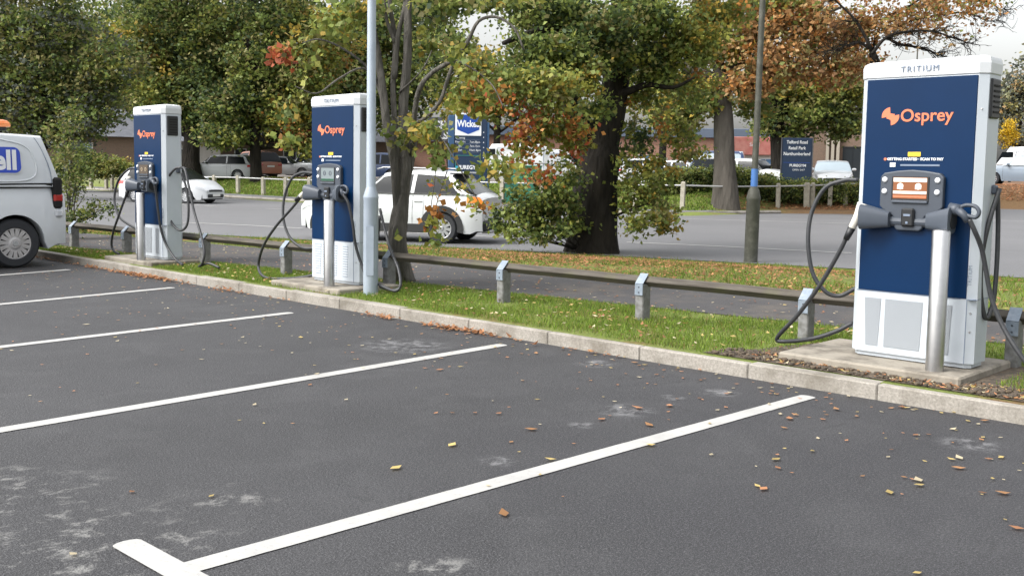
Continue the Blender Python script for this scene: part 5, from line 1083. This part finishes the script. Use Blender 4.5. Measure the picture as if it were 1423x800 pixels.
big=[(550,652),(628,620),(765,640),(738,598),(693,576),(903,620),(902,592),(1080,634),(1078,640),(1081,652),(1061,681),(1272,560),(1258,568),(1253,567),(1256,665),(1276,669),(1277,676),(1236,686),(1322,640),(1333,638),(1332,652),(1413,736),(1179,552),(1162,570),(1097,583),(1105,578),(1073,540),(1361,578),(1368,586),(1324,598),(1379,667),(1393,687),(611,515),(481,557),(490,491),(640,511),(836,584),(930,565),(1000,527),(1014,547),(886,568),(700,716),(882,505),(812,488),(745,492),(705,498),(590,500),(553,452),(418,470),(444,463),(337,470),(160,470),(120,452),(338,420),(352,432),(388,412)]
bx=[];by=[]
for (u,v) in big: p=atz(u,v,0); bx.append(p[0]);by.append(p[1])
litter('fallen_leaves',np.array(bx),np.array(by),np.full(len(bx),.010),.062,('l1','l3','l5','l6'),(3,4,3,4),.06)
n=800; x=RNG.uniform(-13,3.5,n); y=-(RNG.exponential(1.1,n)); k=y>-5; x,y=x[k],y[k]; litter('small_leaf_litter',x,y,np.full(len(x),.008),.036,LK,LW,.06)
xs_=[];ys_=[];zs=[]
for (a,b_,n) in ((-9.2,-7.4,330),(-6.6,-6.2,26),(-3.9,-3.4,50),(-3.0,-2.1,170),(-1.4,-.9,14),(-13,-10,90),(-9.9,-9.6,40),(-7.2,-5.4,30)):
    m=RNG.normal((a+b_)/2,(b_-a)/3.4,n); xs_.append(m); yy_=-.025-np.abs(RNG.normal(0,.055,n)); ys_.append(yy_); zs.append(.008+RNG.uniform(0,.035,n)*np.exp(yy_*12))
litter('gutter_leaves',np.concatenate(xs_),np.concatenate(ys_),np.concatenate(zs),.05,('l1','l2','l6','l4'),(4,3,5,2),.5)
n=2600; x=RNG.uniform(-15,4,n); y=.14+RNG.uniform(0,1,n)*(1.4+.125*(x+4.6)-.1).clip(.2); k=~inslab(x,y)&(RNG.random(n)<.55+.3*patchy(x+3,y)); litter('leaves_in_grass',x[k],y[k],g(x[k],y[k])+.03,.045,('l3','l4','l5','l1','l2'),(4,2,3,2,2),.4)
n=650; x=RNG.uniform(.05,2.2,n); y=RNG.uniform(.14,.5,n); k=~((x>.25)&(x<1.5)&(y>.30)); litter('leaves_on_soil',x[k],y[k],g(x[k],y[k])+.012,.035,LK,LW,.4)
n=8500; x=RNG.uniform(-22,5,n); y0=3.6+.125*(x+4.6); y=y0+np.abs(RNG.normal(0,1.0,n))*(1+.5*np.sin(x*1.7)); s,d=SD(x,y); k=(d<11.7)&(RNG.random(n)<.7+.4*patchy(x+1,y,.5)); litter('leaves_on_verge',x[k],y[k],g(x[k],y[k])+.03,.055,('l1','l2','l4','l6','l3'),(4,4,4,3,1),.4)
n=14000; x=RNG.normal(-6.8,2.6,n); y=RNG.normal(6.6,1.3,n); s,d=SD(x,y); k=(d<11.7)&(y>3.7); litter('leaves_under_oak',x[k],y[k],g(x[k],y[k])+.03,.06,('l1','l2','l4','l6'),(3,4,5,2),.4)
n=1500; x=RNG.uniform(-18,4,n); y=1.55+.125*(x+4.6)+RNG.beta(.6,.6,n)*2.05; litter('leaves_on_path',x,y,g(x,y)+.012,.045,('l4','l2','l3','l5','l6'),(4,3,2,2,3),.2)
n=9000; s=RNG.uniform(-9,8,n); d=farmain(s)+RNG.uniform(1.5,8,n); x,y=XY(s,d); litter('leaves_on_far_verge',x,y,g(x,y)+.03,.14,('l1','l2','l4','l6'),(3,4,3,3),.4)
n=5000; s=RNG.uniform(-40,-24,n); d=farmain(s)+RNG.uniform(7,13,n); x,y=XY(s,d); litter('leaves_on_bank',x,y,g(x,y)+.03,.16,('l2','l4','l6','l5'),(3,4,3,2),.4)
# soil round the nearest slab
mb=MB(); pts=[(-.25,.128),(2.7,.128),(2.6,.40),(2.1,.50),(1.75,.9),(1.68,1.25),(1.45,1.36),(.6,1.30),(.15,1.25),(.02,.9),(-.05,.55),(-.22,.34)]
mb.add([(a,b_,.106) for a,b_ in pts],[tuple(range(len(pts)))]); tag(mb.build('soil',M['soil']),kind='structure')
n=900; x=RNG.uniform(-.2,2.5,n); y=RNG.uniform(.14,.45,n); k=~((x>.24)&(x<1.51)&(y>.29)); x,y=x[k],y[k]
mb=MB()
for a,b_ in zip(x[:420],y[:420]):
    r=RNG.uniform(.008,.022); mb.box((a,b_,.108+r*.3),(r*2,r*1.5,r),RNG.uniform(0,3),r*.3)
tag(mb.build('soil_clods',M['soil']),kind='stuff')
# ------------------------------------------------------------------ sky, sun, camera
w=bpy.data.worlds.new('World'); sc.world=w; w.use_nodes=True; nt=w.node_tree; bg=nt.nodes['Background']
sk=nt.nodes.new('ShaderNodeTexSky'); sk.sky_type='NISHITA'; sk.sun_disc=False; EL=R(48); AZ=R(205)
sk.sun_elevation=EL; sk.sun_rotation=AZ; sk.air_density=1.4; sk.dust_density=5.5; sk.ozone_density=1
hs=nt.nodes.new('ShaderNodeHueSaturation'); hs.inputs['Saturation'].default_value=.16; hs.inputs['Value'].default_value=1.0
tc=nt.nodes.new('ShaderNodeTexCoord'); mpn=nt.nodes.new('ShaderNodeMapping'); mpn.inputs['Scale'].default_value=(1,1,3); no=nt.nodes.new('ShaderNodeTexNoise'); no.inputs['Scale'].default_value=2.2; no.inputs['Detail'].default_value=6
nt.links.new(tc.outputs['Generated'],mpn.inputs[0]); nt.links.new(mpn.outputs[0],no.inputs['Vector']); mr=nt.nodes.new('ShaderNodeMapRange'); mr.inputs[3].default_value=1.25; mr.inputs[4].default_value=1.7; nt.links.new(no.outputs['Fac'],mr.inputs[0])
vm=nt.nodes.new('ShaderNodeVectorMath'); vm.operation='SCALE'; nt.links.new(sk.outputs[0],hs.inputs['Color']); nt.links.new(hs.outputs[0],vm.inputs[0]); nt.links.new(mr.outputs[0],vm.inputs['Scale']); nt.links.new(vm.outputs[0],bg.inputs['Color'])
bg.inputs['Strength'].default_value=.15
sl=bpy.data.lights.new('sun','SUN'); sl.energy=.9; sl.angle=R(16); sl.color=(1,.96,.90); so=bpy.data.objects.new('sun',sl); COL.objects.link(so)
dirv=Vector((math.sin(AZ)*math.cos(EL),math.cos(AZ)*math.cos(EL),math.sin(EL))); so.rotation_euler=dirv.to_track_quat('Z','Y').to_euler(); so.location=(0,0,30)
cam=bpy.data.cameras.new('camera'); co=bpy.data.objects.new('camera',cam); COL.objects.link(co); sc.camera=co
cam.sensor_width=36; cam.lens=36*FPX/1423; cam.shift_y=-(400-PV)/1423; cam.clip_end=3000; cam.clip_start=.05
from mathutils import Matrix
B=-FW; co.matrix_world=Matrix(((R2[0],U2[0],B[0],CAM[0]),(R2[1],U2[1],B[1],CAM[1]),(R2[2],U2[2],B[2],CAM[2]),(0,0,0,1)))
sc.view_settings.view_transform='Standard'; sc.view_settings.look='None'; sc.view_settings.exposure=0.72; sc.view_settings.gamma=1
sc.render.engine='CYCLES'; sc.cycles.max_bounces=6; sc.cycles.transparent_max_bounces=4; sc.cycles.use_denoising=True
